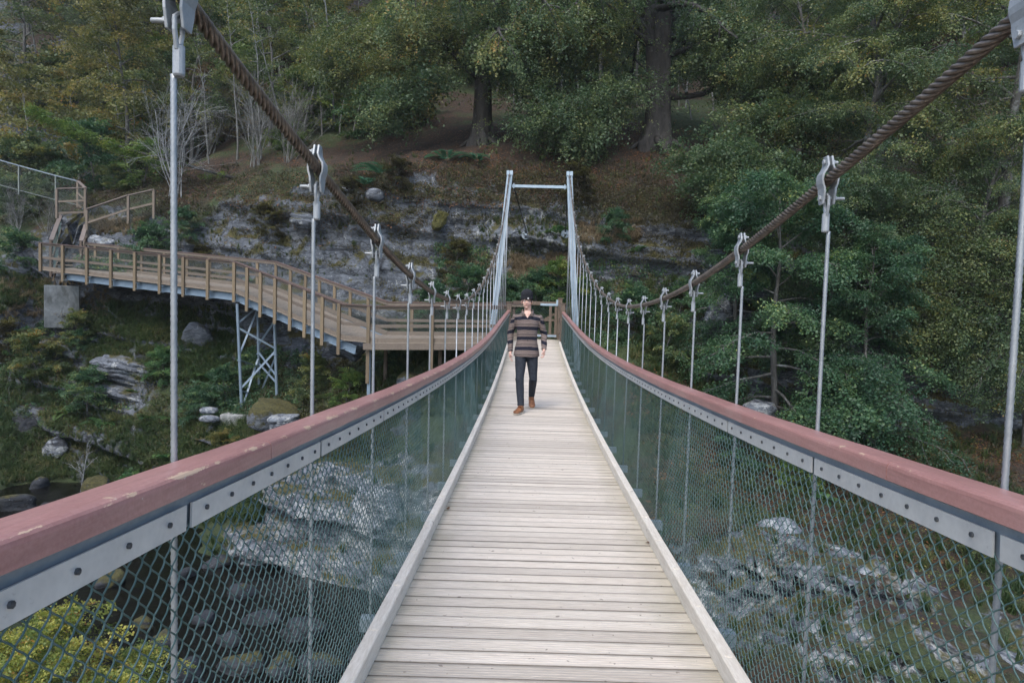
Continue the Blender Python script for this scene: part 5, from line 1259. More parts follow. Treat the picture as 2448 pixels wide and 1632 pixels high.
# ---- ferns: arching fronds with paired leaflets
def fern_mesh(seed, n, L, mat_):
    r = np.random.default_rng(seed); V = []; A = []
    for i in range(n):
        a = 2*PI*i/n+r.normal(0, .25); e = r.uniform(.6, 1.1); l = L*r.uniform(.75, 1.1); m = 16; t = np.linspace(.12, 1, m)
        x = l*t*math.cos(e)*(1+.2*t); z = l*(math.sin(e)*t-.62*t*t); 
        cx_, cy_ = np.cos(a)*x, np.sin(a)*x; tang = np.stack([np.cos(a)*np.gradient(x), np.sin(a)*np.gradient(x), np.gradient(z)], -1); tang /= np.linalg.norm(tang, axis=-1, keepdims=True)
        sd = np.array([-math.sin(a), math.cos(a), 0.]); nor = np.cross(tang, sd)
        wl = l*.26*np.sin(np.pi*(.12+.86*t))**.8
        for s in (-1, 1):
            ax = sd*s+tang*.35; c = np.stack([cx_, cy_, z], -1)+ax*wl[:, None]*.5
            q = leaf_quads(c, ax, nor, wl, np.full(m, l*.055)); V.append(q.reshape(-1, 3)); A.append(np.repeat(np.clip(r.uniform(.2, .8)+r.normal(0, .1, m), 0, 1), 4))
    V = np.concatenate(V); return mesh_of('fern', V, quads(len(V)//4), mat_, False, {'rnd': np.concatenate(A)})
FERN = [fern_mesh(1, 10, .75, 'fern_green'), fern_mesh(2, 12, .7, 'fern_green'), fern_mesh(3, 9, .8, 'fern_blue')]
FP = [(150, 930, 26.6, 0, 1.1, 'large fern on the lower left bank above the sapling'), (230, 960, 26, 1, 1.0, 'fern right of the little sapling'), (90, 860, 27.5, 0, 1.0, 'fern on the left bank below the pier'), (200, 830, 27.6, 1, 1.0, 'fern left of the white-streaked ledge'), (380, 1040, 23.8, 0, 1.0, 'fern left of the nearest hanger low on the bank'), (540, 1010, 23.6, 1, .8, 'fern below the concrete footing'), (360, 1100, 22.8, 1, 1.0, 'broad fern close above the near left handrail'), (320, 1060, 23.8, 0, .9, 'fern halfway down the lower left bank'), (880, 400, 29.4, 2, 1.5, 'blue-green fern on the slope above the crag, middle of three'), (840, 425, 29.2, 2, 1.3, 'blue-green fern nearest the brown cable'), (1025, 385, 29.4, 2, 1.4, 'blue-green fern above the moss cushion'), (1095, 395, 29.4, 2, 1.1, 'small fern left of the tower head'),
      (575, 590, 29.0, 0, .6, 'fern growing from the crag above the boardwalk'), (735, 612, 28.2, 0, .5, 'fern on the crag behind the second left hanger'), (560, 600, 29.0, 1, .4, 'tiny fern on the crag ledge by the walkway bend'), (1280, 570, 26.0, 0, .9, 'bright fern on the crag inside the tower'), (1265, 590, 25.8, 1, .6, 'lower fern on the crag inside the tower'),
      (480, 840, 26.8, 0, 1.0, 'fern under the boardwalk left of the trestle'), (470, 880, 26.3, 1, 1.0, 'fern beside the brown-grey boulder'), (400, 980, 25.2, 0, .9, 'fern below the white-streaked ledge'), (340, 960, 25.6, 1, .8, 'small fern beside the thin slab'),
      (455, 1110, 21.4, 0, 1.0, 'bright fern behind the nearest left hanger'), (430, 1060, 22.5, 1, .9, 'fern just above the handrail at the near hanger'), (480, 1150, 20.8, 0, .9, 'fern touching the left handrail'), (110, 640, 30, 1, .9, 'fern at the corner of the concrete pier'), (60, 680, 29.4, 0, 1.0, 'large fern left of the pier'),
      (640, 1000, 22.2, 0, .8, 'yellowing fern above the left handrail'), (1460, 640, 25.4, 0, .8, 'fern on the crag right of the tower'), (1480, 740, 24.6, 1, .9, 'hanging fern behind the right hangers'), (300, 880, 27, 1, .6, 'fern on the white-streaked ledge'), (1890, 1165, 18.0, 0, .7, 'leafy fern behind the right mesh'), (330, 1140, 23, 0, .9, 'fern behind the near left rail')]
for px, py, Y, k, s, lab in FP:
    x, y = base_at(px, py, Y); z = ground(x, y); o = link('fern', FERN[k]); o.location = (x, y, z); o.scale = (s*1.25,)*3; o.rotation_euler = (.15, 0, fr_.uniform(0, 6)); tag(o, lab, 'fern')

# ---- ground cover nobody could count
def region(n, x0, x1, y0, y1, r, cond=None):
    out = []; nr = []
    while n > 0:
        n -= 1; px, py = r.uniform(x0, x1), r.uniform(y0, y1)
        if cond and not cond(px, py): continue
        d = at(px, py, 1.0).normalized(); h = _bv.ray_cast(Vector((0, 0, 0)), d)
        if h[0] is None or h[0].y > 60 or h[0].z < -6.9: continue
        if r.random() < .93 and (math.hypot((h[0].x-5.3)/3.2, (h[0].y-12.3)/3.4) < 1 or math.hypot((h[0].x+4.7)/2.9, (h[0].y-17.3)/2.2) < 1): continue
        nm = h[1] if h[1].z > 0 else -h[1]
        out.append(h[0]); nr.append(nm)
    return out, nr
def blades(r, n, H, spread_, w):
    a = r.uniform(0, 2*PI, n); l = r.uniform(.5, 1, n)*H; f = r.uniform(.2, 1, n)*spread_; V = []
    ca, sa = np.cos(a), np.sin(a); b = np.stack([r.normal(0, .05*H, n), r.normal(0, .05*H, n), -.04+0*a], -1)
    m = b+np.stack([ca*f*.35*l, sa*f*.35*l, .62*l], -1); t = b+np.stack([ca*f*l, sa*f*l, (.95-.55*f)*l], -1)
    s = np.stack([-sa, ca, 0*a], -1)*w
    return np.concatenate([np.stack([b-s, b+s, m+s*.8, m-s*.8], 1), np.stack([m-s*.8, m+s*.8, t+s*.1, t-s*.1], 1)])
def clump(r, n, R, leaf, flat=.6):
    d = r.normal(0, 1, (n, 3)); d /= np.linalg.norm(d, axis=-1, keepdims=True); d[:, 2] = np.abs(d[:, 2]); rr = R*r.random(n)**.4
    c = d*rr[:, None]; c[:, 2] *= .7; s = leaf*r.uniform(.5, 1.3, n); ax = r.normal(0, 1, (n, 3)); ax[:, 2] += .3
    return leaf_quads(c, ax, d+r.normal(0, .4, (n, 3)), s, s*.55)
def cover(name, label, mat_, pts, nrm, temps, smin, smax, r, tone=(.1, .9), up=.6, patch=.35, cat='ground cover'):
    P = np.array([p[:] for p in pts]); N = np.array([q[:] for q in nrm]); n = len(P); U = N*(1-up)+np.array([0, 0, up]); U /= np.linalg.norm(U, axis=-1, keepdims=True)
    a = r.uniform(0, 2*PI, n); x0 = np.stack([np.cos(a), np.sin(a), 0*a], -1); s = np.cross(U, x0); s /= np.linalg.norm(s, axis=-1, keepdims=True); f = np.cross(s, U)
    R = np.stack([f, s, U], -1); sc_ = r.uniform(smin, smax, n); which = r.integers(0, len(temps), n); V = []; A = []
    ton = np.clip(r.uniform(*tone, n)*(1-patch)+patch*(.5+.8*fbm(P[:, 0]*.7, P[:, 1]*.7, P[:, 2]*.7, 3, 5)), 0, 1)
    for k, T in enumerate(temps):
        m = which == k; v = np.einsum('nij,lqj->nlqi', R[m]*sc_[m][:, None, None], T)+P[m][:, None, None, :]
        V.append(v.reshape(-1, 3)); A.append(np.repeat(np.clip(ton[m][:, None]+r.normal(0, .12, (m.sum(), len(T))), 0, 1).ravel(), 4))
    V = np.concatenate(V); o = link(name, mesh_of(name, V, quads(len(V)//4), mat_, False, {'rnd': np.concatenate(A)}))
    return tag(o, label, cat, kind='stuff')
r_ = np.random.default_rng(21)
TU = [blades(r_, 16, .34, .7, .006) for _ in range(4)]; TL = [blades(r_, 22, .5, .9, .008) for _ in range(3)]
HC = [clump(r_, 34, .26, .055) for _ in range(5)]; IV = [clump(r_, 22, .22, .085) for _ in range(4)]; LI = [clump(r_, 6, .2, .06)*np.array([1.6, 1.6, .12]) for _ in range(5)]
def multi(*regs):
    P = []; N = []
    for (n, x0, x1, y0, y1, *c) in regs:
        p, q = region(n, x0, x1, y0, y1, r_, c[0] if c else None); P += p; N += q
    return P, N
flat = lambda PN, lim: tuple(zip(*[(p, q) for p, q in zip(*PN) if q.z > lim]))
cragtop = lambda x, y: True
P, N = flat(multi((2600, 200, 1750, 400, 520), (1500, 850, 1720, 375, 470), (1500, 0, 900, 380, 520), (900, 350, 1000, 470, 620), (900, 900, 1600, 470, 640), (1300, 1350, 1720, 430, 760), (1500, 0, 480, 700, 1120), (500, 850, 1150, 640, 760), (900, 600, 900, 820, 1050), (500, 0, 420, 250, 430), (700, 1450, 2352, 880, 1150), (300, 560, 760, 930, 1050)), .35)
cover('heather', 'rusty brown and olive heather covering the crag top and banks', 'heather', P, N, HC, .6, 1.5, r_)
P, N = flat(multi((2300, 200, 560, 700, 880), (2200, 250, 620, 960, 1200), (1400, 0, 260, 800, 1150), (500, 850, 1110, 740, 960), (500, 1000, 1400, 640, 760), (900, 1450, 1720, 640, 1000), (1000, 1500, 2352, 1000, 1568), (900, 400, 1000, 1000, 1500), (350, 0, 120, 620, 720)), .3)
cover('long_grass', 'long green grass hanging over the banks below the boardwalk', 'grass_green', P, N, TL, .6, 1.2, r_)
P, N = flat(multi((700, 0, 1600, 350, 520), (500, 200, 900, 480, 640), (500, 1100, 1350, 480, 640), (600, 150, 620, 900, 1150)), .25)
cover('short_grass', 'short green and olive grass tufts over the slope and crag ledges', 'grass_green', P, N, TU, .6, 1.3, r_, tone=(.2, 1))
P, N = flat(multi((420, 1180, 1330, 590, 650), (260, 0, 250, 640, 730), (150, 200, 330, 505, 540), (260, 1330, 1470, 510, 560), (120, 1020, 1180, 590, 660)), .1)
cover('dry_grass', 'pale dry grass tufts on the crag foot and around the concrete pier', 'grass_dry', P, N, TL, .6, 1.1, r_)
P, N = flat(multi((700, 1160, 1350, 630, 700), (700, 400, 700, 800, 960), (500, 1330, 1560, 600, 800), (500, 180, 420, 580, 640), (250, 1000, 1120, 560, 640), (400, 0, 300, 800, 1000)), .05)
cover('creeping_ivy', 'dark green ivy and bramble creeping over the foot of the crag', 'leaf_lush', P, N, IV, .6, 1.3, r_, up=.2)
P, N = flat(multi((6500, 350, 1900, 300, 470), (1500, 1000, 1900, 180, 340), (800, 500, 1000, 440, 560), (2200, 1500, 2352, 1000, 1300), (500, 1450, 1600, 840, 960)), .5)
cover('leaf_litter', 'fallen copper-coloured leaves strewn over the slope under the old trees', 'litter_leaf', P, N, LI, .7, 1.6, r_, up=.0)
P, N = flat(multi((700, 500, 1000, 1000, 1500), (900, 1500, 2352, 1150, 1568), (500, 0, 600, 1450, 1568)), .3)
cover('moss_patches', 'olive moss and low herbs between the rocks below the bridge', 'leaf_mixed', P, N, HC, .4, .9, r_)

# ================================================================== THE WALKER
def ell(mb, c, r, rot=(0, 0, 0), n=20):
    bm = bmesh.new(); bmesh.ops.create_uvsphere(bm, u_segments=n, v_segments=n//2, radius=1); R = Euler(rot).to_matrix(); c = Vector(c)
    vs = [R @ Vector((v.co.x*r[0], v.co.y*r[1], v.co.z*r[2]))+c for v in bm.verts]; mb.add(vs, [tuple(v.index for v in f.verts) for f in bm.faces]); bm.free()
def loft(mb, rings, n=20, ref=(1, 0, 0)):
    """rings: (centre, half width along ref, half depth)"""
    P = [Vector(r[0]) for r in rings]; m = len(P); vs = []; fs = []
    for i, p in enumerate(P):
        t = (P[min(i+1, m-1)]-P[max(i-1, 0)]).normalized(); u = Vector(ref); u = (u-t*u.dot(t)).normalized(); w_ = t.cross(u)
        for j in range(n): a = 2*PI*j/n; vs.append(p+u*math.cos(a)*rings[i][1]+w_*math.sin(a)*rings[i][2])
    for i in range(m-1):
        for j in range(n): q = (j+1) % n; fs.append((i*n+j, i*n+q, (i+1)*n+q, (i+1)*n+j))
    fs += [tuple(range(n))[::-1], tuple((m-1)*n+j for j in range(n))]; mb.add(vs, fs)
def remeshed(name, mb, voxel, mat, parent, smooth_it=2, disp=None):
    me = mesh_of(name, mb.v, mb.f, mat); bm = bmesh.new(); bm.from_mesh(me); bmesh.ops.recalc_face_normals(bm, faces=bm.faces); bm.to_mesh(me); bm.free()
    o = link(name+'_tmp', me); m = o.modifiers.new('r', 'REMESH'); m.mode = 'VOXEL'; m.voxel_size = voxel; m.use_smooth_shade = True
    if smooth_it: s = o.modifiers.new('s', 'SMOOTH'); s.factor = .5; s.iterations = smooth_it
    dg = bpy.context.evaluated_depsgraph_get(); me2 = bpy.data.meshes.new_from_object(o.evaluated_get(dg)); bpy.data.objects.remove(o); bpy.data.meshes.remove(me)
    me2.name = name; me2.materials.clear(); me2.materials.append(MATS[mat])
    if disp:
        n = len(me2.vertices); co = np.empty(n*3); me2.vertices.foreach_get('co', co); co = co.reshape(-1, 3); no = np.empty(n*3); me2.vertex_normals.foreach_get('vector', no); no = no.reshape(-1, 3)
        co = co+no*disp(co)[:, None]; me2.vertices.foreach_set('co', co.ravel())
    me2.polygons.foreach_set('use_smooth', np.ones(len(me2.polygons), dtype=bool)); me2.update()
    return link(name, me2, parent, True)
def mat_skin():
    m, nt, b, o = new_mat('skin')
    n = tex(nt, scale=18, detail=4); nt.links.new(ramp(nt, n, [(.3, (.50, .30, .235)), (.7, (.66, .44, .36))]), b.inputs['Base Color']); b.inputs['Roughness'].default_value = .5
    b.inputs['Subsurface Weight'].default_value = .1; b.inputs['Subsurface Scale'].default_value = .01
mat_skin()
simple('denim_black', (.009, .013, .021), (.024, .032, .046), 30, .8, 0, bs=.3, bd=.003)
simple('beanie_knit', (.006, .007, .010), (.018, .020, .027), 60, .95, 0, bs=.3, bd=.002)
simple('boot_leather', (.17, .065, .025), (.34, .15, .065), 12, .5, 0, bs=.15, bd=.002)
simple('boot_sole', (.40, .35, .28), (.55, .50, .42), 20, .8, 0, bs=0); simple('heel_rubber', (.02, .018, .016), (.05, .045, .04), 20, .8, 0, bs=0)
simple('lip', (.36, .13, .10), (.42, .17, .14), 20, .5, 0, bs=0); simple('hair_brown', (.03, .018, .011), (.07, .042, .026), 60, .7, 0, bs=.3)
simple('eye_white', (.55, .55, .55), (.62, .62, .62), 20, .25, 0, bs=0); simple('iris', (.02, .02, .02), (.05, .045, .04), 20, .2, 0, bs=0); simple('patch_white', (.5, .5, .5), (.65, .65, .64), 90, .8, 0, bs=0)
def mat_shirt():
    m, nt, b, o = new_mat('striped_flannel')
    tc = nn(nt, 'ShaderNodeTexCoord'); sx = nn(nt, 'ShaderNodeSeparateXYZ'); nt.links.new(tc.outputs['Object'], sx.inputs[0])
    wob = math_n(nt, 'MULTIPLY', math_n(nt, 'SUBTRACT', tex(nt, scale=4, detail=2), .5), .035)
    sag = math_n(nt, 'MULTIPLY', math_n(nt, 'POWER', math_n(nt, 'ABSOLUTE', sx.outputs[0]), 2.0), .5)
    z = math_n(nt, 'ADD', math_n(nt, 'ADD', sx.outputs[2], wob), sag)
    # sleeves carry the bands shifted
    sl = math_n(nt, 'MULTIPLY', math_n(nt, 'GREATER_THAN', math_n(nt, 'ABSOLUTE', sx.outputs[0]), .195), .035)
    f = math_n(nt, 'FRACT', math_n(nt, 'DIVIDE', math_n(nt, 'ADD', z, math_n(nt, 'ADD', sl, 3.007)), .152))
    navy, lt, tan, mar = (.010, .012, .026), (.28, .235, .215), (.175, .148, .132), (.05, .012, .018)
    c = ramp(nt, f, [(0, navy), (.30, lt), (.385, mar), (.425, tan), (.60, mar), (.64, lt), (.74, tan), (.80, mar), (.84, lt), (.93, navy)], 'CONSTANT')
    fz = tex(nt, scale=160, detail=2); c = mix(nt, .35, c, ramp(nt, fz, [(.3, (.03, .03, .04)), (.7, (.42, .36, .32))]), 'OVERLAY')
    nt.links.new(c, b.inputs['Base Color']); b.inputs['Roughness'].default_value = .95
    bump(nt, b, tex(nt, scale=14, detail=4), .6, .012)
mat_shirt()
PY = 10.35; pp = at(1257/1.0408163, 900/1.0408163, PY); gz_ = dz(PY)+.001
man = empty('person', (pp.x, PY, gz_), 'man in black beanie, striped flannel shirt, black jeans and tan boots walking towards us', 'person')
for axis in (0,): pass
def V3(*a): return Vector(a)
HIPL, HIPR = V3(-.080, 0, .92), V3(.080, 0, .92)
KL, AL = V3(-.090, -.15, .50), V3(-.062, -.225, .105)
KR, AR = V3(.112, -.05, .505), V3(.098, .33, .205)
SL, SR = V3(-.178, .0, 1.425), V3(.178, .0, 1.425)
EL, WL = V3(-.258, .045, 1.165), V3(-.246, -.02, .905)
ER, WR = V3(.258, .06, 1.175), V3(.262, -.10, .955)
def figure(mb, g=0., parts=('legs', 'torso', 'arms', 'head')):
    if 'torso' in parts:
        loft(mb, [((0, .01, .86), .150+g, .105+g), ((0, .01, .93), .160+g, .110+g), ((0, .0, 1.05), .140+g, .098+g), ((0, -.005, 1.18), .150+g, .105+g), ((0, -.005, 1.30), .170+g, .115+g), ((0, .0, 1.39), .175+g, .108+g), ((0, .005, 1.44), .14+g, .09+g), ((0, .008, 1.485), .075+g*.5, .068+g*.5)], 28)
    if 'legs' in parts:
        for h, k, a in ((HIPL, KL, AL), (HIPR, KR, AR)):
            loft(mb, [(h+V3(0, 0, .04), .088+g, .095+g), (h.lerp(k, .15), .088+g, .092+g), (h.lerp(k, .5), .073+g, .078+g), (h.lerp(k, .85), .058+g, .06+g), (k, .054+g, .058+g), (k.lerp(a, .15)+V3(0, .01, 0), .052+g, .056+g), (k.lerp(a, .35)+V3(0, .02, 0), .053+g, .060+g), (k.lerp(a, .7)+V3(0, .01, 0), .041+g, .044+g), (a, .036+g, .040+g)], 20)
    if 'arms' in parts:
        for s, e, w_ in ((SL, EL, WL), (SR, ER, WR)):
            loft(mb, [(s+V3((-.03 if s.x > 0 else .03), 0, -.01), .034+g, .036+g), (s, .042+g, .045+g), (s.lerp(e, .3), .048+g, .050+g), (s.lerp(e, .8), .040+g, .042+g), (e, .039+g, .041+g), (e.lerp(w_, .25), .039+g, .040+g), (e.lerp(w_, .8), .029+g, .028+g), (w_, .027+g*.9, .024+g*.9)], 18)
body = MB(); figure(body)
# neck and head
loft(body, [((0, .01, 1.46), .062, .06), ((0, .004, 1.52), .053, .055), ((0, -.004, 1.58), .050, .054), ((0, -.008, 1.63), .05, .06)], 20)
HC_ = V3(-.018, -.018, 1.665)
ell(body, HC_+V3(0, .018, .025), (.074, .092, .098)); ell(body, HC_+V3(0, -.022, -.035), (.056, .062, .074)); ell(body, HC_+V3(0, -.062, -.088), (.024, .022, .020)); ell(body, HC_+V3(0, -.025, -.078), (.043, .045, .026))
for s in (-1, 1):
    ell(body, HC_+V3(s*.040, -.040, -.030), (.022, .022, .024)); ell(body, HC_+V3(s*.078, .012, -.012), (.010, .019, .031), (.1, 0, s*.3)); ell(body, HC_+V3(s*.026, -.070, .018), (.024, .012, .007))
loft(body, [(HC_+V3(0, -.074, .012), .007, .007), (HC_+V3(0, -.087, -.012), .009, .009), (HC_+V3(0, -.096, -.030), .012, .011), (HC_+V3(0, -.086, -.040), .014, .010)], 10)
ell(body, HC_+V3(0, -.080, -.058), (.022, .010, .0045)); ell(body, HC_+V3(0, -.078, -.066), (.018, .010, .0055))
def hand(mb, w_, s, fwd, curl):
    d = (V3(0, fwd, -1)).normalized(); inn = V3(-s, 0, 0); f = V3(0, -1, 0)
    p = w_+d*.012
    loft(mb, [(w_, .026, .022), (w_+d*.03, .022, .034), (w_+d*.06, .019, .041), (w_+d*.092, .017, .041)], 16, ref=(1, 0, 0))
    for i, (L, r) in enumerate(((.068, .0088), (.078, .0092), (.072, .0088), (.058, .0078))):
        b = w_+d*.085+f*(.031-.0205*i); c = curl+.06*i
        p1 = b+d*L*.45+inn*L*.10; p2 = p1+(d*math.cos(c)+inn*math.sin(c)).normalized()*L*.34; c2 = c*1.9; p3 = p2+(d*math.cos(c2)+inn*math.sin(c2))*L*.30
        mb.tube([b, p1, p2, p3], [r, r*.98, r*.9, r*.72], 8)
    t0 = w_+d*.03+f*.030; t1 = t0+(d*.6+f*.55+inn*.45).normalized()*.038; t2 = t1+(d*.85+f*.1+inn*.5).normalized()*.030; mb.tube([t0-f*.01, t1, t2, t2+(d*.9+inn*.4)*.014], [.013, .011, .0095, .007], 8)
hand(body, WL, -1, -.28, .55); hand(body, WR, 1, -.35, 1.0)
bo = remeshed('body', body, .0042, 'skin', man, 1)
# shirt: loose, with fold relief, straight hem and cuffs
sh = MB(); g = .020
loft(sh, [((0, .008, .835), .200, .168), ((0, .006, .88), .196, .165), ((0, .006, .96), .180, .150), ((0, .0, 1.07), .158, .124), ((0, -.005, 1.20), .160, .126), ((0, -.005, 1.32), .174, .130), ((0, .0, 1.39), .186, .122), ((0, .004, 1.435), .172, .108), ((0, .006, 1.475), .125, .09), ((0, .012, 1.508), .068, .066)], 32)
for s, e, w_ in ((SL, EL, WL), (SR, ER, WR)):
    q = -1 if s.x < 0 else 1
    loft(sh, [(s+V3(-q*.05, 0, -.005), .05, .062), (s+V3(-q*.005, 0, -.008), .066, .074), (s.lerp(e, .25), .061, .066), (s.lerp(e, .7), .054, .057), (e, .053, .056), (e.lerp(w_, .3), .050, .052), (e.lerp(w_, .75), .043, .042), (e.lerp(w_, .93), .040, .037), (w_+(w_-e).normalized()*.005, .041, .037)], 22)
def folds(co):
    x, y, z = co[:, 0], co[:, 1], co[:, 2]; sle = np.clip((np.abs(x)-.2)/.04, 0, 1)
    return .0045*fbm(x*6, y*6, z*11+x*6, 3, 3)+sle*.006*fbm(x*9, y*9, z*26, 2, 8)-.002
remeshed('shirt', sh, .0065, 'striped_flannel', man, 3, folds)
# hollow look of hem: dark trousers start inside
je = MB(); gj = .010
loft(je, [((0, .012, .80), .150, .118), ((0, .012, .88), .160, .122), ((0, .01, .97), .155, .118)], 24)
for h, k, a in ((HIPL, KL, AL), (HIPR, KR, AR)):
    loft(je, [(h+V3(0, .004, .02), .088, .096), (h.lerp(k, .15), .092, .100), (h.lerp(k, .5), .082, .088), (h.lerp(k, .85), .066, .070), (k, .063, .067), (k.lerp(a, .15)+V3(0, .01, 0), .062, .066), (k.lerp(a, .35)+V3(0, .02, 0), .061, .067), (k.lerp(a, .7)+V3(0, .01, 0), .053, .056), (k.lerp(a, .9), .051, .054), (a+(a-k).normalized()*-.005, .052, .055)], 22)
def creases(co):
    x, y, z = co[:, 0], co[:, 1], co[:, 2]; low = np.clip((.30-z)/.18, 0, 1)+np.clip(1-np.abs(z-.5)/.07, 0, 1)*.8+np.clip(1-np.abs(z-.82)/.08, 0, 1)*.6
    return .003*fbm(x*8, y*8, z*14, 3, 4)+low*.008*fbm(x*7, y*7, z*30+x*12, 2, 9)
remeshed('trousers', je, .006, 'denim_black', man, 2, creases)
# boots
def boot(ank, yaw, pitch, toe_flat, lab):
    R = Euler((pitch, 0, yaw)).to_matrix(); mb = MB(); so_ = MB()
    def T(x, y, z): return ank+R @ V3(x, y, z)
    loft(mb, [(T(0, .015, .035), .038, .044), (T(0, .012, .01), .042, .050), (T(0, -.005, -.03), .044, .070), (T(0, -.04, -.058), .043, .10)], 18)
    loft(mb, [(T(0, .062, -.055), .030, .03), (T(0, .04, -.05), .038, .042), (T(0, -.02, -.046), .040, .047), (T(0, -.07, -.055), .044, .038), (T(0, -.13, -.066), .050, .029), (T(0, -.175, -.068), .047, .027), (T(0, -.205, -.074), .030, .018)], 18)
    ol = [(-.034, .075), (-.044, .03), (-.038, -.03), (-.05, -.10), (-.053, -.15), (-.044, -.195), (-.018, -.222), (.018, -.222), (.044, -.195), (.053, -.15), (.05, -.10), (.038, -.03), (.044, .03), (.034, .075), (.0, .088)]
    n = len(ol); vs = [T(x, y, -.083) for x, y in ol]+[T(x*.98, y*.99, -.104) for x, y in ol]
    so_.add(vs, [tuple(range(n)), tuple(range(n, 2*n))[::-1]]+[(i, n+i, n+(i+1) % n, (i+1) % n) for i in range(n)])
    b = remeshed('boot', mb, .0055, 'boot_leather', man, 2)
    build('sole', so_, 'boot_sole', b, local=True)
    ls = MB()
    for i in range(4): y = -.045-.022*i; z = -.006-.014*i; ls.tube([T(-.022, y, z-.004), T(0, y-.004, z+.006), T(.022, y, z-.004)], .003, 5)
    build('lace', ls, 'heel_rubber', b, local=True)
boot(AL+V3(0, 0, 0), -.38, 0.02, 0, 'front'); boot(AR+V3(0.0, -.0, .0), .12, .62, 0, 'rear')
# beanie with turned-up ribbed brim and a little round badge
bn = MB(); prof = [(.101, -.030), (.105, -.018), (.105, .018), (.100, .026), (.101, .042), (.097, .068), (.083, .096), (.058, .117), (.024, .127), (.002, .128)]
vs = []; n = 60; c = HC_+V3(0, .016, .060); Rb = Euler((.17, .04, 0)).to_matrix(); fs = []
for r_b, z in prof:
    for j in range(n):
        a = 2*PI*j/n; rr = r_b*(1+(.018 if j % 2 else -.012)*min(1, r_b/.06)); vs.append(Rb @ V3(rr*.90*math.cos(a), rr*1.0*math.sin(a), z)+c)
for i in range(len(prof)-1):
    for j in range(n): q = (j+1) % n; fs.append((i*n+j, i*n+q, (i+1)*n+q, (i+1)*n+j))
bn.add(vs, fs); be = build('beanie', bn, 'beanie_knit', man, True, local=True)
bd = MB(); bd.lathe([(.0125, 0), (.0125, .003), (.009, .004)], c+Rb @ V3(.022, -.104, .002), 14, Matrix.Rotation(PI/2, 3, 'X')); build('badge', bd, 'patch_white', be, local=True)
# face details
for s in (-1, 1):
    m_ = MB(); ell(m_, HC_+V3(s*.0295, -.067, .000), (.0125, .008, .0055), n=12); e_ = build('eye', m_, 'eye_white', bo, True, local=True)
    m_ = MB(); ell(m_, HC_+V3(s*.0295+.002, -.0735, -.0005), (.0052, .003, .0050), n=10); build('iris', m_, 'iris', bo, True, local=True)
    m_ = MB(); m_.tube([HC_+V3(s*.016, -.083, .013), HC_+V3(s*.032, -.082, .018), HC_+V3(s*.048, -.071, .012)], [.0028, .0034, .002], 6); build('eyebrow', m_, 'hair_brown', bo, True, local=True)
m_ = MB(); ell(m_, HC_+V3(.0, -.0865, -.0605), (.021, .0055, .0052), n=12); build('mouth', m_, 'lip', bo, True, local=True)
m_ = MB()
for i in range(16):
    a = -1.0+.13*i; b_ = HC_+V3(.078*math.sin(a)*.95, -.085*math.cos(a)+.006, .036); m_.tube([b_, b_+V3(.006, -.005, -.012), b_+V3(.012, .0, -.024 if i > 6 else -.012)], [.005, .0045, .0015], 5)
for s in (-1, 1):
    m_.tube([HC_+V3(s*.072, -.004, .03), HC_+V3(s*.074, -.012, .0), HC_+V3(s*.070, -.018, -.022)], [.008, .006, .002], 6)
build('hair', m_, 'hair_brown', man, True, local=True)
# open neck
vn = MB(); a_ = [(-.040, -.066, 1.525), (.040, -.066, 1.525), (.050, -.088, 1.492), (.0, -.128, 1.415), (-.050, -.088, 1.492), (0, -.098, 1.492)]
vn.add([V3(*p) for p in a_]+[V3(p[0], p[1]+.02, p[2]) for p in a_], [(0, 1, 5), (1, 2, 5), (2, 3, 5), (3, 4, 5), (4, 0, 5), (6, 10, 9, 8, 7), (0, 6, 7, 1), (1, 7, 8, 2), (2, 8, 9, 3), (3, 9, 10, 4), (4, 10, 6, 0)])
build('throat', vn, 'skin', man, local=True)
# collar, placket and buttons
co_ = MB()
for s in (-1, 1):
    P = [V3(s*.060, .060, 1.548), V3(s*.080, .0, 1.545), V3(s*.070, -.062, 1.520), V3(s*.040, -.106, 1.475)]
    Q = [p+V3(s*.018, .004 if i == 0 else -.008, -.040) for i, p in enumerate(P)]; Q[3] = V3(s*.078, -.124, 1.428)
    co_.add(P+Q+[p+V3(-s*.004, .008, -.002) for p in P+Q], [(0, 1, 5, 4), (1, 2, 6, 5), (2, 3, 7, 6), (8, 12, 13, 9), (9, 13, 14, 10), (10, 14, 15, 11), (0, 8, 9, 1), (1, 9, 10, 2), (2, 10, 11, 3), (3, 11, 15, 7), (4, 5, 13, 12), (5, 6, 14, 13), (6, 7, 15, 14)])
build('collar', co_, 'striped_flannel', man, True, local=True)
pk = MB(); zz = [(1.44, -.108), (1.34, -.136), (1.22, -.134), (1.08, -.128), (.95, -.150), (.84, -.165)]
for (z0, y0), (z1, y1) in zip(zz, zz[1:]): pk.beam((.012, y0-.002, z0), (.014, y1-.002, z1), .032, .004, up=(0, -1, 0))
pl_ = build('placket', pk, 'striped_flannel', man, local=True)
bt = MB()
for (z0, y0) in ((1.39, -.127), (1.29, -.141), (1.19, -.139), (1.08, -.133), (.98, -.150)): bt.lathe([(.006, 0), (.006, .003)], V3(.013, y0, z0), 10, Matrix.Rotation(PI/2, 3, 'X'))
build('button', bt, 'heel_rubber', pl_, local=True)
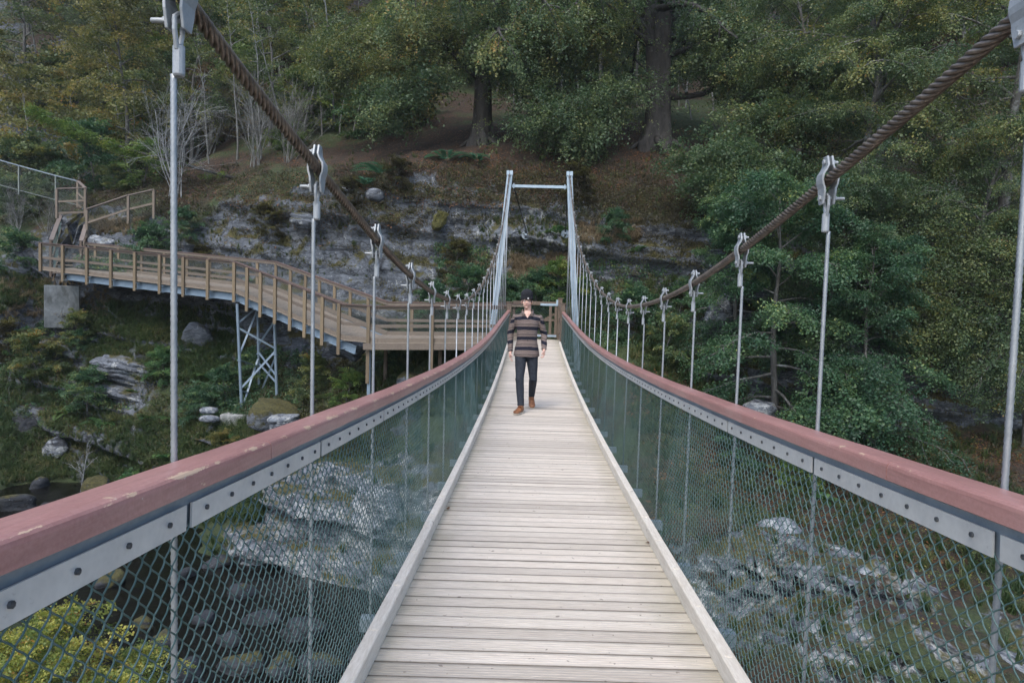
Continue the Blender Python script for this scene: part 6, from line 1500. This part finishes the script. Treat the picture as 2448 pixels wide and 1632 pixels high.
# dead leaves blown against the right kerb
for i, (x, y) in enumerate(((.83, 4.55), (-.60, 5.2), (.80, 13.2), (.74, 14.1), (.82, 15.0), (.70, 15.6), (.81, 16.2))):
    r = np.random.default_rng(i); q = leaf_quads(np.zeros((2, 3)), np.array([[1, .3, .1], [.8, .5, .0]]), np.array([[0, .2, 1.], [.3, 0, 1.]]), np.array([.05, .035]), np.array([.03, .02])).reshape(-1, 3)
    o = link('fallen_leaf', mesh_of('fallen_leaf', q, quads(2), 'litter_leaf', False, {'rnd': [.55]*8})); o.location = (x, y, dz(y)+.012); o.rotation_euler = (0, 0, i*1.3); o.scale = (1.1,)*3
    tag(o, ['curled brown leaf on the boards against the near right kerb', 'tiny green-brown leaf against the left kerb', 'dead leaf on the boards by the far right kerb beyond the walker'][min(i, 2)], 'leaf', None if i < 2 else 'leaves by the far right kerb')

# ================================================================== LIGHT
w = bpy.data.worlds.new('World'); sc.world = w; w.use_nodes = True
nt = w.node_tree; bg = nt.nodes['Background']
sky = nt.nodes.new('ShaderNodeTexSky'); sky.sky_type = 'NISHITA'; sky.sun_disc = False
SUN_EL, SUN_AZ = math.radians(52), math.radians(200)
sky.sun_elevation = SUN_EL; sky.sun_rotation = SUN_AZ; sky.air_density = 1.0; sky.dust_density = 2.5; sky.ozone_density = 1.2
nt.links.new(sky.outputs[0], bg.inputs[0]); bg.inputs[1].default_value = .15
sl_ = bpy.data.lights.new('sun', 'SUN'); sl_.energy = .7; sl_.angle = math.radians(25); sl_.color = (1, .96, .9)
so = bpy.data.objects.new('sun', sl_); COL.objects.link(so)
d = Vector((math.sin(SUN_AZ)*math.cos(SUN_EL), math.cos(SUN_AZ)*math.cos(SUN_EL), math.sin(SUN_EL)))
so.rotation_euler = d.to_track_quat('Z', 'Y').to_euler()
sc.view_settings.view_transform = 'Standard'; sc.view_settings.look = 'None'; sc.view_settings.gamma = 1
sc.view_settings.exposure = 1.0
sc.cycles.max_bounces = 4; sc.cycles.diffuse_bounces = 2; sc.cycles.glossy_bounces = 2; sc.cycles.transmission_bounces = 3
sc.cycles.use_adaptive_sampling = True; sc.cycles.adaptive_threshold = .02

# damp air in the glen
hb = MB(); hb.box((0, 33, 32.5), (136, 140, 89)); hm = bpy.data.materials.new('haze'); hm.use_nodes = True; ht = hm.node_tree; ht.nodes.clear()
ho = ht.nodes.new('ShaderNodeOutputMaterial'); hv = ht.nodes.new('ShaderNodeVolumePrincipled'); hv.inputs['Color'].default_value = (.86, .90, .93, 1); hv.inputs['Density'].default_value = .0005; hv.inputs['Anisotropy'].default_value = .2
ht.links.new(hv.outputs[0], ho.inputs['Volume']); MATS['haze'] = hm
hz_ = build('haze', hb, 'haze'); tag(hz_, kind='stuff')
sc.cycles.volume_bounces = 0; sc.cycles.volume_max_steps = 64
